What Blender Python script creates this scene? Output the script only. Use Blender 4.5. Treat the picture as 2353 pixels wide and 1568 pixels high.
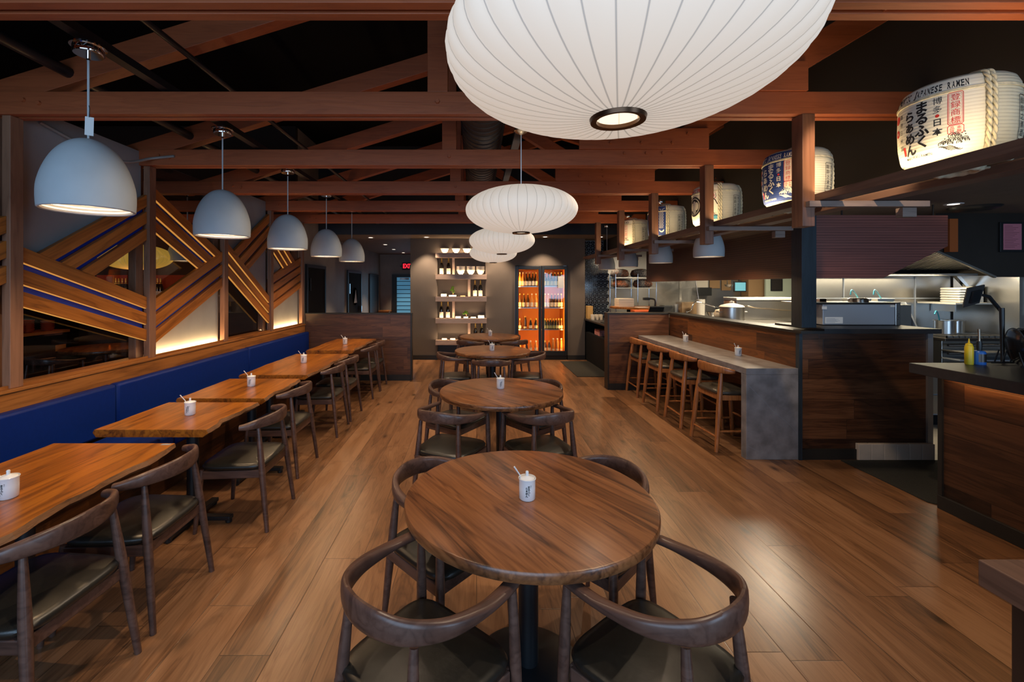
import bpy, bmesh, math, random
from mathutils import Vector, Matrix
for o in list(bpy.data.objects): bpy.data.objects.remove(o)
S = bpy.context.scene
COL = S.collection
PI = math.pi
rnd = random.Random(7)

# ------------------------------------------------------------ camera, world, exposure
F, CX, HY, CZ = 1030.0, 1095.0, 657.0, 1.65
cam_d = bpy.data.cameras.new('camera'); cam = bpy.data.objects.new('camera', cam_d); COL.objects.link(cam)
cam.location = (0, 0, CZ); cam.rotation_euler = (PI/2, 0, 0)
cam_d.sensor_width = 36; cam_d.sensor_fit = 'HORIZONTAL'; cam_d.lens = F/2353*36
cam_d.shift_x = (1176.5-CX)/2353; cam_d.shift_y = -(784-HY)/2353
cam_d.clip_start = .05; cam_d.clip_end = 100
S.camera = cam
w = bpy.data.worlds.new('world'); S.world = w; w.use_nodes = True
w.node_tree.nodes['Background'].inputs[0].default_value = (.45, .65, 1, 1)
w.node_tree.nodes['Background'].inputs[1].default_value = .5
S.view_settings.view_transform = 'Standard'; S.view_settings.look = 'None'
S.view_settings.gamma = 1; S.view_settings.use_curve_mapping = False
S.view_settings.exposure = 0.0
S.cycles.max_bounces = 6; S.cycles.diffuse_bounces = 3; S.cycles.glossy_bounces = 3
S.cycles.transmission_bounces = 4; S.cycles.transparent_max_bounces = 12
S.cycles.sample_clamp_indirect = 3; S.cycles.use_denoising = True; S.cycles.caustics_reflective = False
S.cycles.caustics_refractive = False

def light(kind, name, loc, power, color, rot=(0, 0, 0), size=None, size_y=None, spot=None, blend=.5, radius=.03):
    d = bpy.data.lights.new(name, kind); o = bpy.data.objects.new(name, d); COL.objects.link(o)
    o.location = loc; o.rotation_euler = rot; d.energy = power; d.color = color
    if kind == 'AREA':
        d.shape = 'RECTANGLE'; d.size = size; d.size_y = size_y or size
    else: d.shadow_soft_size = radius
    if kind == 'SPOT': d.spot_size = spot; d.spot_blend = blend
    return o
def aim(frm, to):
    return (Vector(to)-Vector(frm)).to_track_quat('-Z', 'Y').to_euler()
DAY = (.48, .71, 1)
# daylight through the street windows behind the camera
light('AREA', 'window_daylight', (-1.2, -2.3, 1.7), 120, DAY, (PI/2, 0, 0), 4.6, 2.2)
light('AREA', 'window_daylight', (4.6, -2.3, 1.7), 120, DAY, (PI/2, 0, 0), 2.6, 2.2)
# track spotlights in the roof
SPOTS = [(x, y) for y in (1.2, 2.37, 3.54, 4.77, 6.0, 7.23, 8.4) for x in (-.7, 1.25)]
for x, y in SPOTS:
    light('SPOT', 'roof_spot', (x, y, 2.93), 62, (1, .77, .54), aim((x, y, 2.93), (x-(.7 if x < -.5 else -.15), y, 0)), spot=math.radians(105), blend=.8, radius=.02)

light('SPOT', 'roof_spot', (2.0, 2.4, 2.93), 90, (1, .76, .5), aim((2.0, 2.4, 2.93), (3.6, 4.3, .55)), spot=math.radians(52), blend=.7, radius=.02)  # extra spot added only to brighten the walnut bar front and stone end

# ------------------------------------------------------------ mesh building
class MB:
    def __init__(s): s.v, s.f, s.m, s.cur = [], [], [], 0
    def mat(s, i): s.cur = i; return s
    def add(s, vs, fs):
        b = len(s.v); s.v += [tuple(p) for p in vs]
        for f in fs: s.f.append(tuple(i+b for i in f)); s.m.append(s.cur)
        return s
    def box(s, x0, x1, y0, y1, z0, z1):
        return s.add([(x0,y0,z0),(x1,y0,z0),(x1,y1,z0),(x0,y1,z0),(x0,y0,z1),(x1,y0,z1),(x1,y1,z1),(x0,y1,z1)],
            [(3,2,1,0),(4,5,6,7),(0,1,5,4),(1,2,6,5),(2,3,7,6),(3,0,4,7)])
    def bar(s, a, b, w, h, up=(0, 0, 1)):          # box along a->b, w sideways, h along up
        a, b = Vector(a), Vector(b); d = (b-a).normalized(); r = d.cross(Vector(up)).normalized(); u = r.cross(d)
        vs = [p+r*sx*w/2+u*sz*h/2 for p in (a, b) for sx, sz in ((-1,-1),(1,-1),(1,1),(-1,1))]
        return s.add(vs, [(0,1,2,3),(7,6,5,4),(0,4,5,1),(1,5,6,2),(2,6,7,3),(3,7,4,0)])
    def prism(s, poly, d):                          # planar polygon (3D points) extruded by vector d
        n = len(poly); d = Vector(d); A = [Vector(p) for p in poly]
        return s.add(A+[p+d for p in A], [tuple(range(n))[::-1], tuple(range(n, 2*n))]+[(i, (i+1) % n, (i+1) % n+n, i+n) for i in range(n)])
    def rings(s, rings, closed=True, cap=True, loop=False):
        n = len(rings[0]); vs = [p for r in rings for p in r]; fs = []
        R = len(rings)
        for k in range(R if loop else R-1):
            a, b = k*n, ((k+1) % R)*n
            for i in range(n if closed else n-1):
                j = (i+1) % n; fs.append((a+i, a+j, b+j, b+i))
        if cap and not loop and closed: fs += [tuple(range(n))[::-1], tuple(range((R-1)*n, R*n))]
        return s.add(vs, fs)
    def lathe(s, prof, n=32, c=(0, 0, 0), a0=0, a1=2*PI, mod=None):
        full = abs(a1-a0-2*PI) < 1e-6; st = n if full else n+1; cx, cy, cz = c
        vs = []; fs = []
        for r, z in prof:
            for i in range(st):
                t = a0+(a1-a0)*i/n; rr = r*(mod(t, z) if mod else 1)
                vs.append((cx+rr*math.cos(t), cy+rr*math.sin(t), cz+z))
        for k in range(len(prof)-1):
            for i in range(n):
                j = (i+1) % st if full else i+1
                fs.append((k*st+i, k*st+j, (k+1)*st+j, (k+1)*st+i))
        return s.add(vs, fs)
    def cyl(s, c, r, h, n=24, r2=None):
        r2 = r if r2 is None else r2
        return s.lathe([(0.0001, 0), (r, 0), (r2, h), (0.0001, h)], n, c)
    def tube(s, pts, r, n=8, loop=False, r2=None):
        P_ = [Vector(p) for p in pts]; L = len(P_); R = []
        up = Vector((0, 0, 1)); prev = None
        for i, p in enumerate(P_):
            a = P_[i-1] if (i > 0 or loop) else p; b = P_[(i+1) % L] if (i < L-1 or loop) else p
            t = (b-a).normalized()
            if prev is None:
                x = t.cross(up);
                if x.length < .05: x = t.cross(Vector((1, 0, 0)))
                x.normalize()
            else:
                x = (prev-t*prev.dot(t)).normalized()
            prev = x; y = t.cross(x)
            rr = r[i] if isinstance(r, (list, tuple)) else r
            R.append([p+(x*math.cos(2*PI*k/n)+y*math.sin(2*PI*k/n))*rr for k in range(n)])
        return s.rings(R, loop=loop)
    def xf(s, M):
        s.v = [tuple(M @ Vector(p)) for p in s.v]; return s
    def join(s, o):
        c = s.cur; b = len(s.v); s.v += o.v; s.f += [tuple(i+b for i in f) for f in o.f]; s.m += [c]*len(o.f); return s

def cr(pts, n=6):                                    # Catmull-Rom through points
    P_ = [Vector(p) for p in pts]; out = []
    for i in range(len(P_)-1):
        p0 = P_[max(i-1, 0)]; p1 = P_[i]; p2 = P_[i+1]; p3 = P_[min(i+2, len(P_)-1)]
        for k in range(n):
            t = k/n
            out.append(.5*((2*p1)+(p2-p0)*t+(2*p0-5*p1+4*p2-p3)*t*t+(3*p1-p0-3*p2+p3)*t*t*t))
    return out+[P_[-1]]
def lerp(a, b, t): return a+(b-a)*t
def P(px, py, Y): return ((px-CX)*Y/F, Y, CZ-(py-HY)*Y/F)   # pixel of the photograph at depth Y -> a point of the room

def mesh_of(name, mb, smooth=None):
    m = bpy.data.meshes.new(name); m.from_pydata(mb.v, [], mb.f); m.validate()
    if any(mb.m) and len(m.polygons) == len(mb.m): m.polygons.foreach_set('material_index', mb.m)
    bm = bmesh.new(); bm.from_mesh(m); bmesh.ops.recalc_face_normals(bm, faces=bm.faces); bm.to_mesh(m); bm.free()
    if smooth:
        m.shade_smooth(); m.set_sharp_from_angle(angle=math.radians(smooth))
    return m
def obj(name, mb, mats, parent=None, smooth=None, bev=None, label=None, loc=None):
    m = mesh_of(name, mb, smooth) if isinstance(mb, MB) else mb
    o = bpy.data.objects.new(name, m); COL.objects.link(o)
    for k in (mats if isinstance(mats, (list, tuple)) else [mats]): m.materials.append(k)
    if parent: o.parent = parent
    if loc: o.location = loc
    if bev:
        b = o.modifiers.new('bevel', 'BEVEL'); b.width = bev; b.segments = 2; b.limit_method = 'ANGLE'; b.harden_normals = False
    if label: o['label'] = label
    return o
def tag(o, label, cat, group=None, kind=None):
    o['label'] = label; o['category'] = cat
    if group: o['group'] = group
    if kind: o['kind'] = kind
    return o
def thing(name, label, cat, loc=(0, 0, 0), rz=0, group=None):
    o = bpy.data.objects.new(name, None); COL.objects.link(o); o.location = loc; o.rotation_euler = (0, 0, rz); o.empty_display_size = .1
    return tag(o, label, cat, group)
def struct(name, mb, mats, parent=None, smooth=None, bev=None):
    o = obj(name, mb, mats, parent, smooth, bev)
    if not parent: o['kind'] = 'structure'
    return o
def dup(root, loc=None, rz=None, label=None, parent=None, group=None):
    r = root.copy(); COL.objects.link(r)
    if parent: r.parent = parent
    if loc: r.location = loc
    if rz is not None: r.rotation_euler = (0, 0, rz)
    if label: r['label'] = label
    if group: r['group'] = group
    for ch in list(root.children): dup(ch, parent=r)
    return r

# ------------------------------------------------------------ materials
class NT:
    def __init__(s, name):
        s.mat = bpy.data.materials.new(name); s.mat.use_nodes = True; s.nt = s.mat.node_tree
        s.b = s.nt.nodes['Principled BSDF']; s.out = s.nt.nodes['Material Output']
    def n(s, typ, ins=None, **at):
        nd = s.nt.nodes.new(typ)
        for k, v in at.items(): setattr(nd, k, v)
        for k, v in (ins or {}).items(): s.set(nd.inputs[k], v)
        return nd
    def set(s, sock, v):
        if isinstance(v, bpy.types.NodeSocket): s.nt.links.new(v, sock)
        elif isinstance(v, bpy.types.Node): s.nt.links.new(v.outputs[0], sock)
        else: sock.default_value = v
    def m(s, op, a, b=None, c=None):
        i = {0: a}
        if b is not None: i[1] = b
        if c is not None: i[2] = c
        return s.n('ShaderNodeMath', i, operation=op).outputs[0]
    def ramp(s, f, stops):
        r = s.n('ShaderNodeValToRGB', {0: f}); e = r.color_ramp.elements
        while len(e) < len(stops): e.new(.5)
        for k, (p, c) in zip(e, stops): k.position = p; k.color = (*c, 1)
        return r.outputs[0]
    def mix(s, f, a, b, mode='MIX'):
        nd = s.n('ShaderNodeMix', data_type='RGBA', blend_type=mode)
        s.set(nd.inputs[0], f); s.set(nd.inputs[6], a); s.set(nd.inputs[7], b); return nd.outputs[2]
    def p(s, **k):
        for a, v in k.items(): s.set(s.b.inputs[a.replace('_', ' ')], v)
        return s.mat
    def bump(s, h, strength=.2, dist=.01):
        s.set(s.b.inputs['Normal'], s.n('ShaderNodeBump', {'Height': h, 'Strength': strength, 'Distance': dist}).outputs[0])
def c4(c): return (*c, 1)
def plain(name, c, rough=.5, metal=0, spec=.5, noise=0, nscale=8, bump=0, coat=0, emit=None, estr=0):
    t = NT(name); col = c4(c)
    if noise or bump:
        co = t.n('ShaderNodeTexCoord').outputs['Object']
        nz = t.n('ShaderNodeTexNoise', {'Vector': co, 'Scale': nscale, 'Detail': 5}).outputs[0]
        if noise: col = t.ramp(nz, [(.3, tuple(x*(1-noise) for x in c)), (.7, tuple(min(1, x*(1+noise)) for x in c))])
        if bump: t.bump(nz, bump, .01)
    t.p(Base_Color=col, Roughness=rough, Metallic=metal, Specular_IOR_Level=spec, Coat_Weight=coat)
    if emit: t.p(Emission_Color=c4(emit), Emission_Strength=estr)
    return t.mat
def wood(name, dark, light, axis=1, rough=.4, scale=1.0, knots=.0, coat=0, bump=.05, spec=.5, mid=None):
    t = NT(name); tc = t.n('ShaderNodeTexCoord').outputs['Object']
    rn = t.n('ShaderNodeObjectInfo').outputs['Random']
    off = t.n('ShaderNodeCombineXYZ', {0: t.m('MULTIPLY', rn, 13.), 1: t.m('MULTIPLY', rn, 7.), 2: t.m('MULTIPLY', rn, 29.)})
    v = t.n('ShaderNodeVectorMath', {0: tc, 1: off}, operation='ADD').outputs[0]
    sc = [9*scale]*3; sc[axis] = .8*scale
    v1 = t.n('ShaderNodeVectorMath', {0: v, 1: tuple(sc)}, operation='MULTIPLY').outputs[0]
    sc2 = [70*scale]*3; sc2[axis] = 3*scale
    v2 = t.n('ShaderNodeVectorMath', {0: v, 1: tuple(sc2)}, operation='MULTIPLY').outputs[0]
    n1 = t.n('ShaderNodeTexNoise', {'Vector': v1, 'Scale': 1., 'Detail': 4, 'Distortion': .6}).outputs[0]
    rings = t.m('FRACT', t.m('MULTIPLY', n1, 7.))
    rings = t.m('MULTIPLY', rings, t.m('SUBTRACT', 1., rings)); rings = t.m('MULTIPLY', rings, 4.)
    n2 = t.n('ShaderNodeTexNoise', {'Vector': v2, 'Scale': 1., 'Detail': 3}).outputs[0]
    f = t.m('ADD', t.m('MULTIPLY', n1, .62), t.m('ADD', t.m('MULTIPLY', rings, .16), t.m('MULTIPLY', n2, .28)))
    md = mid or tuple((a+b)/2 for a, b in zip(dark, light))
    col = t.ramp(f, [(.34, dark), (.52, md), (.72, light)])
    if knots:
        kv = [5*scale]*3; kv[axis] = 1.6*scale
        kk = t.n('ShaderNodeTexVoronoi', {'Vector': t.n('ShaderNodeVectorMath', {0: v, 1: tuple(kv)}, operation='MULTIPLY').outputs[0], 'Scale': .8}).outputs['Distance']
        k2 = t.ramp(kk, [(.03, (1, 1, 1)), (.16, (0, 0, 0))])
        col = t.mix(t.m('MULTIPLY', k2, knots), col, c4(tuple(x*.18 for x in dark)))
    t.p(Base_Color=col, Roughness=rough, Specular_IOR_Level=spec, Coat_Weight=coat, Coat_Roughness=.25)
    if bump: t.bump(f, bump, .005)
    return t.mat
def planks(name, u, v, width, length, dark, mid, light, rough=.4, seam=.5, var=.5, gap=.012, bump=.25, knots=.6, coat=0, spec=.5):
    t = NT(name); tc = t.n('ShaderNodeTexCoord').outputs['Object']
    x = t.n('ShaderNodeSeparateXYZ', {0: tc}).outputs; U, V = x[u], x[v]
    vr = t.m('DIVIDE', V, width); row = t.m('FLOOR', vr); fv = t.m('FRACT', vr)
    wr = t.n('ShaderNodeTexWhiteNoise', {'W': row}, noise_dimensions='1D').outputs[0]
    ur = t.m('ADD', t.m('DIVIDE', U, length), t.m('MULTIPLY', wr, 5.37)); colm = t.m('FLOOR', ur); fu = t.m('FRACT', ur)
    pr = t.n('ShaderNodeTexWhiteNoise', {'Vector': t.n('ShaderNodeCombineXYZ', {0: row, 1: colm})}, noise_dimensions='2D').outputs[0]
    g = t.n('ShaderNodeCombineXYZ', {0: t.m('ADD', t.m('MULTIPLY', U, 1.0), t.m('MULTIPLY', pr, 43.)), 1: t.m('MULTIPLY', V, 9.), 2: t.m('MULTIPLY', pr, 17.)})
    n1 = t.n('ShaderNodeTexNoise', {'Vector': g, 'Scale': 1., 'Detail': 5, 'Distortion': .8}).outputs[0]
    g2 = t.n('ShaderNodeCombineXYZ', {0: t.m('MULTIPLY', U, 4.), 1: t.m('MULTIPLY', V, 110.), 2: t.m('MULTIPLY', pr, 17.)})
    n2 = t.n('ShaderNodeTexNoise', {'Vector': g2, 'Scale': 1., 'Detail': 3}).outputs[0]
    rg = t.m('FRACT', t.m('MULTIPLY', n1, 9.)); rg = t.m('MULTIPLY', t.m('MULTIPLY', rg, t.m('SUBTRACT', 1., rg)), 4.)
    f = t.m('ADD', t.m('MULTIPLY', n1, .6), t.m('ADD', t.m('MULTIPLY', rg, .13), t.m('MULTIPLY', n2, .3)))
    f = t.m('ADD', f, t.m('MULTIPLY', t.m('SUBTRACT', pr, .5), var*.32))
    col = t.ramp(f, [(.3, dark), (.52, mid), (.75, light)])
    if knots:
        kg = t.n('ShaderNodeCombineXYZ', {0: t.m('MULTIPLY', U, 1.9), 1: t.m('MULTIPLY', V, 4.3), 2: t.m('MULTIPLY', pr, 9.)})
        kd = t.n('ShaderNodeTexVoronoi', {'Vector': kg, 'Scale': 1.}).outputs['Distance']
        kf = t.ramp(kd, [(.03, (1, 1, 1)), (.13, (.25, .25, .25)), (.2, (0, 0, 0))])
        col = t.mix(t.m('MULTIPLY', kf, knots), col, c4(tuple(q*.25 for q in dark)))
    ev = t.m('MINIMUM', fv, t.m('SUBTRACT', 1., fv)); eu = t.m('MINIMUM', fu, t.m('SUBTRACT', 1., fu))
    sm = t.m('MINIMUM', t.m('DIVIDE', ev, gap), t.m('DIVIDE', eu, gap*width/length))
    sm = t.n('ShaderNodeClamp', {0: sm}).outputs[0]
    col = t.mix(t.m('MULTIPLY', t.m('SUBTRACT', 1., sm), seam), col, c4(tuple(q*.3 for q in dark)))
    t.p(Base_Color=col, Roughness=t.m('ADD', rough, t.m('MULTIPLY', n2, .12)), Specular_IOR_Level=spec, Coat_Weight=coat, Coat_Roughness=.2)
    t.bump(t.m('ADD', sm, t.m('MULTIPLY', f, .35)), bump, .003)
    return t.mat
def reed(name, axis, dark, light):
    t = NT(name); tc = t.n('ShaderNodeTexCoord').outputs['Object']; sc = [8., 8., 8.]; sc[axis] = 1.3
    v = t.n('ShaderNodeVectorMath', {0: tc, 1: (sc[0], sc[1], 42.)}, operation='MULTIPLY').outputs[0]
    wv = t.n('ShaderNodeTexWave', {'Vector': v, 'Scale': .3, 'Distortion': 7., 'Detail': 3., 'Detail Scale': .35}, wave_type='BANDS', bands_direction='Z').outputs[1]
    nz = t.n('ShaderNodeTexNoise', {'Vector': v, 'Scale': 1.4, 'Detail': 3}).outputs[0]
    f = t.m('ADD', t.m('MULTIPLY', wv, .4), t.m('MULTIPLY', nz, .6))
    t.p(Base_Color=t.ramp(f, [(.15, dark), (.75, light)]), Roughness=.42); return t.mat
def mixglass(name, tint=(1, 1, 1), refl=.08, rough=.02):
    t = NT(name); tr = t.n('ShaderNodeBsdfTransparent', {0: c4(tint)}); gl = t.n('ShaderNodeBsdfGlossy', {'Color': (1, 1, 1, 1), 'Roughness': rough})
    fc = t.n('ShaderNodeLayerWeight', {0: .5}).outputs['Facing']; fr = t.m('ADD', .03, t.m('MULTIPLY', t.m('POWER', fc, 5.), .6))
    mx = t.n('ShaderNodeMixShader', {0: fr, 1: tr, 2: gl}); t.set(t.out.inputs[0], mx.outputs[0]); return t.mat

M = {}
M['floor'] = planks('floor_planks', 1, 0, .23, 1.9, (.078, .036, .017), (.205, .094, .041), (.31, .155, .074), rough=.25, seam=.9, var=.9, gap=.012, knots=.85, bump=.22)
M['walnut_x'] = planks('walnut_panel_x', 0, 2, .19, 1.6, (.024, .009, .005), (.08, .03, .013), (.165, .067, .029), rough=.38, seam=.6, var=.8, gap=.02, knots=.35)
M['walnut_y'] = planks('walnut_panel_y', 1, 2, .19, 1.6, (.03, .009, .003), (.105, .033, .008), (.22, .072, .016), rough=.38, seam=.6, var=.8, gap=.02, knots=.35)
M['walnut_dark'] = planks('walnut_counter', 1, 2, .19, 1.6, (.012, .005, .003), (.036, .014, .007), (.085, .034, .015), rough=.4, seam=.6, var=.8, gap=.02, knots=.35)
M['soffit_x'] = reed('reed_veneer_daylit', 0, (.11, .036, .028), (.27, .09, .07))  # daylight on this panel put into a lighter, redder veneer
M['soffit_y'] = reed('reed_veneer_y', 1, (.03, .012, .008), (.085, .034, .02))  # same veneer with the long panel's shade put into the colour
M['ledge'] = wood('oak_ledge', (.16, .055, .012), (.44, .17, .04), 1, .42, .8, mid=(.3, .108, .024))
M['board'] = wood('screen_board', (.21, .066, .01), (.58, .21, .035), 1, .42, .9, mid=(.4, .132, .02))
M['post'] = wood('post_wood', (.15, .068, .038), (.32, .16, .092), 2, .5, .9)
M['beam'] = wood('beam_paint', (.28, .068, .02), (.4, .102, .032), 0, .55, 1.6, bump=.25, mid=(.34, .084, .026))
M['hanger'] = wood('hanger_wood', (.1, .038, .019), (.2, .085, .045), 2, .5, 1.)
M['rail'] = wood('rail_wood', (.075, .038, .026), (.17, .09, .06), 1, .5, 1.)
M['crossrail'] = wood('crossrail_wood', (.15, .1, .08), (.27, .19, .15), 0, .5, 1.)
M['chair'] = wood('chair_walnut', (.05, .027, .021), (.14, .076, .056), 1, .32, 1.1, mid=(.095, .049, .036), bump=.03)
M['stool'] = wood('stool_teak', (.2, .065, .018), (.46, .17, .052), 2, .35, 2., mid=(.33, .115, .034), bump=.03)
M['round'] = wood('round_table_walnut', (.035, .012, .005), (.31, .125, .046), 1, .3, 1.15, knots=.85, mid=(.16, .06, .022), coat=.2)
M['slab'] = wood('slab_walnut', (.09, .026, .003), (.45, .15, .012), 1, .3, 1.1, knots=.8, mid=(.28, .083, .007), coat=.2)
M['slabedge'] = wood('slab_edge', (.07, .03, .013), (.24, .11, .045), 1, .45, 2.5, bump=.3)
M['shelfwood'] = wood('shelf_wood', (.36, .24, .18), (.58, .43, .34), 0, .5, 1.3)
M['leather'] = plain('seat_leather', (.015, .0135, .0105), .36, spec=.6, noise=.15, nscale=60, bump=.05)
M['stoolseat'] = plain('stool_leather', (.05, .042, .031), .33, spec=.6, noise=.12, nscale=60, bump=.04)
M['vinyl'] = plain('blue_vinyl', (.001, .019, .16), .5, spec=.22, noise=.06, nscale=30, bump=.03)
M['blue'] = plain('blue_panel', (.008, .05, .5), .45, noise=.1, nscale=10)
M['black'] = plain('black_metal', (.012, .014, .017), .38, spec=.5)
M['blackmatte'] = plain('black_paint', (.008, .008, .009), .85, spec=.2)
M['blacktrim'] = plain('black_baseboard', (.014, .013, .012), .5)
M['colblue'] = wood('black_column', (.008, .014, .02), (.02, .032, .045), 2, .5, 2.)
M['ceil'] = plain('roof_black', (.005, .005, .006), .9, spec=.1)
M['soffitceil'] = plain('ceiling_brown', (.13, .1, .08), .7, noise=.08)
M['bulk'] = plain('bulkhead_paint', (.022, .017, .014), .75)
M['navy'] = plain('header_navy', (.022, .027, .038), .7)
M['taupe'] = plain('wall_taupe', (.125, .1, .082), .75, noise=.05, nscale=4, bump=.04)
M['hallwall'] = plain('hall_plaster', (.27, .25, .23), .5, noise=.2, nscale=1.6)
M['plaster'] = plain('screen_plaster', (.3, .31, .32), .7, noise=.12, nscale=2.5)
M['steel'] = plain('stainless', (.55, .53, .5), .3, 1, noise=.07, nscale=3)
M['steeldark'] = plain('stainless_dark', (.1, .085, .075), .35, .8, noise=.1, nscale=2)
M['steelblue'] = plain('steel_cabinet', (.4, .43, .48), .5, .55)
M['chrome'] = plain('chrome', (.8, .8, .8), .08, 1)
M['bronze'] = plain('bronze_ring', (.09, .05, .03), .35, 1)
M['brass'] = plain('brushed_nickel', (.5, .42, .32), .3, 1)
M['white'] = plain('ceramic_white', (.78, .79, .8), .18, spec=.5)
M['cream'] = plain('paper_cream', (.75, .7, .6), .6)
M['paper'] = plain('paper_white', (.8, .8, .78), .7)
M['ink'] = plain('black_ink', (.012, .012, .014), .6)
M['red'] = plain('red_ink', (.6, .03, .02), .6)
M['pink'] = plain('pink_paper', (.62, .2, .25), .7)
M['shade'] = plain('grey_shade', (.5, .55, .575), .62, noise=.03, nscale=10)
M['shadein'] = plain('shade_inside', (.85, .8, .72), .5)
M['bulbglow'] = plain('bulb_glow', (1, .9, .75), .5, emit=(1, .82, .6), estr=6)
M['granite'] = plain('grey_stone', (.225, .212, .215), .34, noise=.3, nscale=9)
M['stoneblack'] = plain('black_stone', (.022, .021, .023), .4, noise=.15, nscale=30)
M['mat'] = plain('mat_fibre', (.018, .016, .011), .95, noise=.6, nscale=120, bump=.6)
M['tile'] = plain('base_tile', (.5, .41, .34), .6, noise=.08)
M['kfloor'] = plain('kitchen_floor', (.42, .36, .3), .5, noise=.1)
M['glass'] = mixglass('clear_glass')
M['straw'] = None
M['rope'] = plain('straw_rope', (.6, .53, .36), .8, noise=.25, nscale=40, bump=.4)
M['gold'] = plain('gold_foil', (.75, .5, .12), .3, .8)
M['bottle'] = plain('bottle_dark', (.012, .009, .007), .1, spec=.7)
M['bottlebrown'] = plain('bottle_brown', (.06, .02, .006), .12, spec=.7)
M['bottleamber'] = plain('bottle_amber', (.5, .2, .05), .2, spec=.6)
M['bottlegreen'] = plain('bottle_green', (.015, .03, .012), .12, spec=.7)
M['labelp'] = plain('bottle_label', (.62, .55, .44), .6, noise=.35, nscale=40)
M['labeld'] = plain('bottle_label_dark', (.2, .23, .12), .6, noise=.5, nscale=60)
M['bowl'] = plain('bowl_ceramic', (.75, .68, .58), .3, noise=.15, nscale=40)
M['leafg'] = plain('leaf_green', (.1, .24, .02), .6, noise=.4, nscale=40)
M['orange'] = plain('orange_back', (.75, .25, .035), .6)
M['yellow'] = plain('yellow_plastic', (.8, .56, .02), .4)
M['bluecan'] = plain('blue_can', (.02, .12, .45), .35)
M['cyan'] = plain('blue_plastic', (.03, .3, .42), .4)
M['exit'] = plain('exit_red', (.5, .02, .03), .5, emit=(1, .02, .04), estr=1.8)
M['exitpanel'] = plain('exit_panel', (.03, .004, .004), .5)
M['screenon'] = plain('screen_lit', (.1, .3, .38), .4, emit=(.14, .42, .52), estr=.5)
M['dooron'] = plain('door_daylight', (.1, .3, .5), .4, emit=(.13, .42, .68), estr=.3)
M['amber'] = plain('amber_shade', (.5, .32, .08), .6, emit=(.8, .45, .07), estr=.8)
M['tilenavy'] = plain('tile_navy', (.012, .016, .027), .12, spec=.7)
M['grout'] = plain('tile_grout', (.3, .36, .42), .7)
M['led'] = plain('led_strip', (1, .8, .5), .5, emit=(1, .62, .25), estr=5)
M['ledthin'] = plain('board_edge_light', (1, .6, .2), .5, emit=(1, .45, .08), estr=.5)
M['boxw'] = plain('white_box', (.7, .66, .58), .6)
M['cardboard'] = plain('cardboard', (.32, .2, .1), .8)
M['greendoor'] = plain('pale_green_paint', (.42, .5, .42), .6)
M['foam'] = plain('white_pan', (.7, .66, .58), .5)

def straw(name, c, c2, bmp=.4):
    t = NT(name); tc = t.n('ShaderNodeTexCoord').outputs['Object']; z = t.n('ShaderNodeSeparateXYZ', {0: tc}).outputs[2]
    fz = t.m('FRACT', t.m('MULTIPLY', z, 62.)); h = t.m('MULTIPLY', t.m('MULTIPLY', fz, t.m('SUBTRACT', 1., fz)), 4.)
    nz = t.n('ShaderNodeTexNoise', {'Vector': tc, 'Scale': 30., 'Detail': 3}).outputs[0]
    f = t.m('ADD', t.m('MULTIPLY', t.m('POWER', h, .4), .6), t.m('MULTIPLY', nz, .4))
    t.p(Base_Color=t.ramp(f, [(.2, c2), (.7, c)]), Roughness=.75); t.bump(h, bmp, .003); return t.mat
M['straw'] = straw('straw_mat', (.62, .57, .42), (.36, .31, .2))
M['strawcream'] = straw('straw_print_cream', (.8, .75, .62), (.7, .64, .5), .16)
M['strawnavy'] = straw('straw_print_navy', (.012, .035, .16), (.008, .022, .11), .16)
def lantern_mat(nm='lantern_skin', glow=(.93, .8, .66, 1), es=.53):
    t = NT(nm); tc = t.n('ShaderNodeTexCoord').outputs['Object']; x = t.n('ShaderNodeSeparateXYZ', {0: tc}).outputs
    a = t.m('FRACT', t.m('MULTIPLY', t.m('ADD', t.m('DIVIDE', t.m('ARCTAN2', x[1], x[0]), 2*PI), 1.), 40.))
    d = t.m('MULTIPLY', t.m('MINIMUM', a, t.m('SUBTRACT', 1., a)), 2*PI/40)
    r = t.n('ShaderNodeVectorMath', {0: t.n('ShaderNodeCombineXYZ', {0: x[0], 1: x[1]})}, operation='LENGTH').outputs['Value']
    dist = t.m('MULTIPLY', d, r); lf = t.n('ShaderNodeMapRange', {0: dist, 1: .001, 2: .0028, 3: .0, 4: 1.}).outputs[0]
    col = t.mix(lf, tuple(q*.6 for q in glow[:3])+(1,), glow)
    t.p(Base_Color=t.mix(lf, (.4, .42, .42, 1), (.74, .68, .6, 1) if es > .45 else glow), Roughness=.6, Emission_Color=col, Emission_Strength=es)
    return t.mat
M['lantern'] = lantern_mat()
M['amber'] = lantern_mat('amber_skin', (.62, .36, .055, 1), .42)

# ------------------------------------------------------------ lettering
_tcache = {}
def text_mesh(body, size=1.0, bold=0.0, shear=0):
    cu = bpy.data.curves.new('lettering', 'FONT'); cu.body = body; cu.size = size; cu.align_x = 'CENTER'; cu.align_y = 'CENTER'; cu.offset = bold; cu.resolution_u = 2
    to = bpy.data.objects.new('lettering', cu); COL.objects.link(to)
    dg = bpy.context.evaluated_depsgraph_get(); dg.update()
    me = to.evaluated_get(dg).to_mesh()
    vs = [v.co.copy() for v in me.vertices]; fs = [tuple(p.vertices) for p in me.polygons]
    to.evaluated_get(dg).to_mesh_clear(); bpy.data.objects.remove(to); bpy.data.curves.remove(cu)
    return vs, fs
def text_flat(mb, body, size, at, right, up, bold=0, w=None):
    vs, fs = text_mesh(body, size, bold)
    if w and vs:
        ww = max(v.x for v in vs)-min(v.x for v in vs); k = w/max(ww, 1e-6)
    else: k = 1
    right, up, at = Vector(right), Vector(up), Vector(at)
    mb.add([at+right*v.x*k+up*v.y for v in vs], fs)
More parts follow.
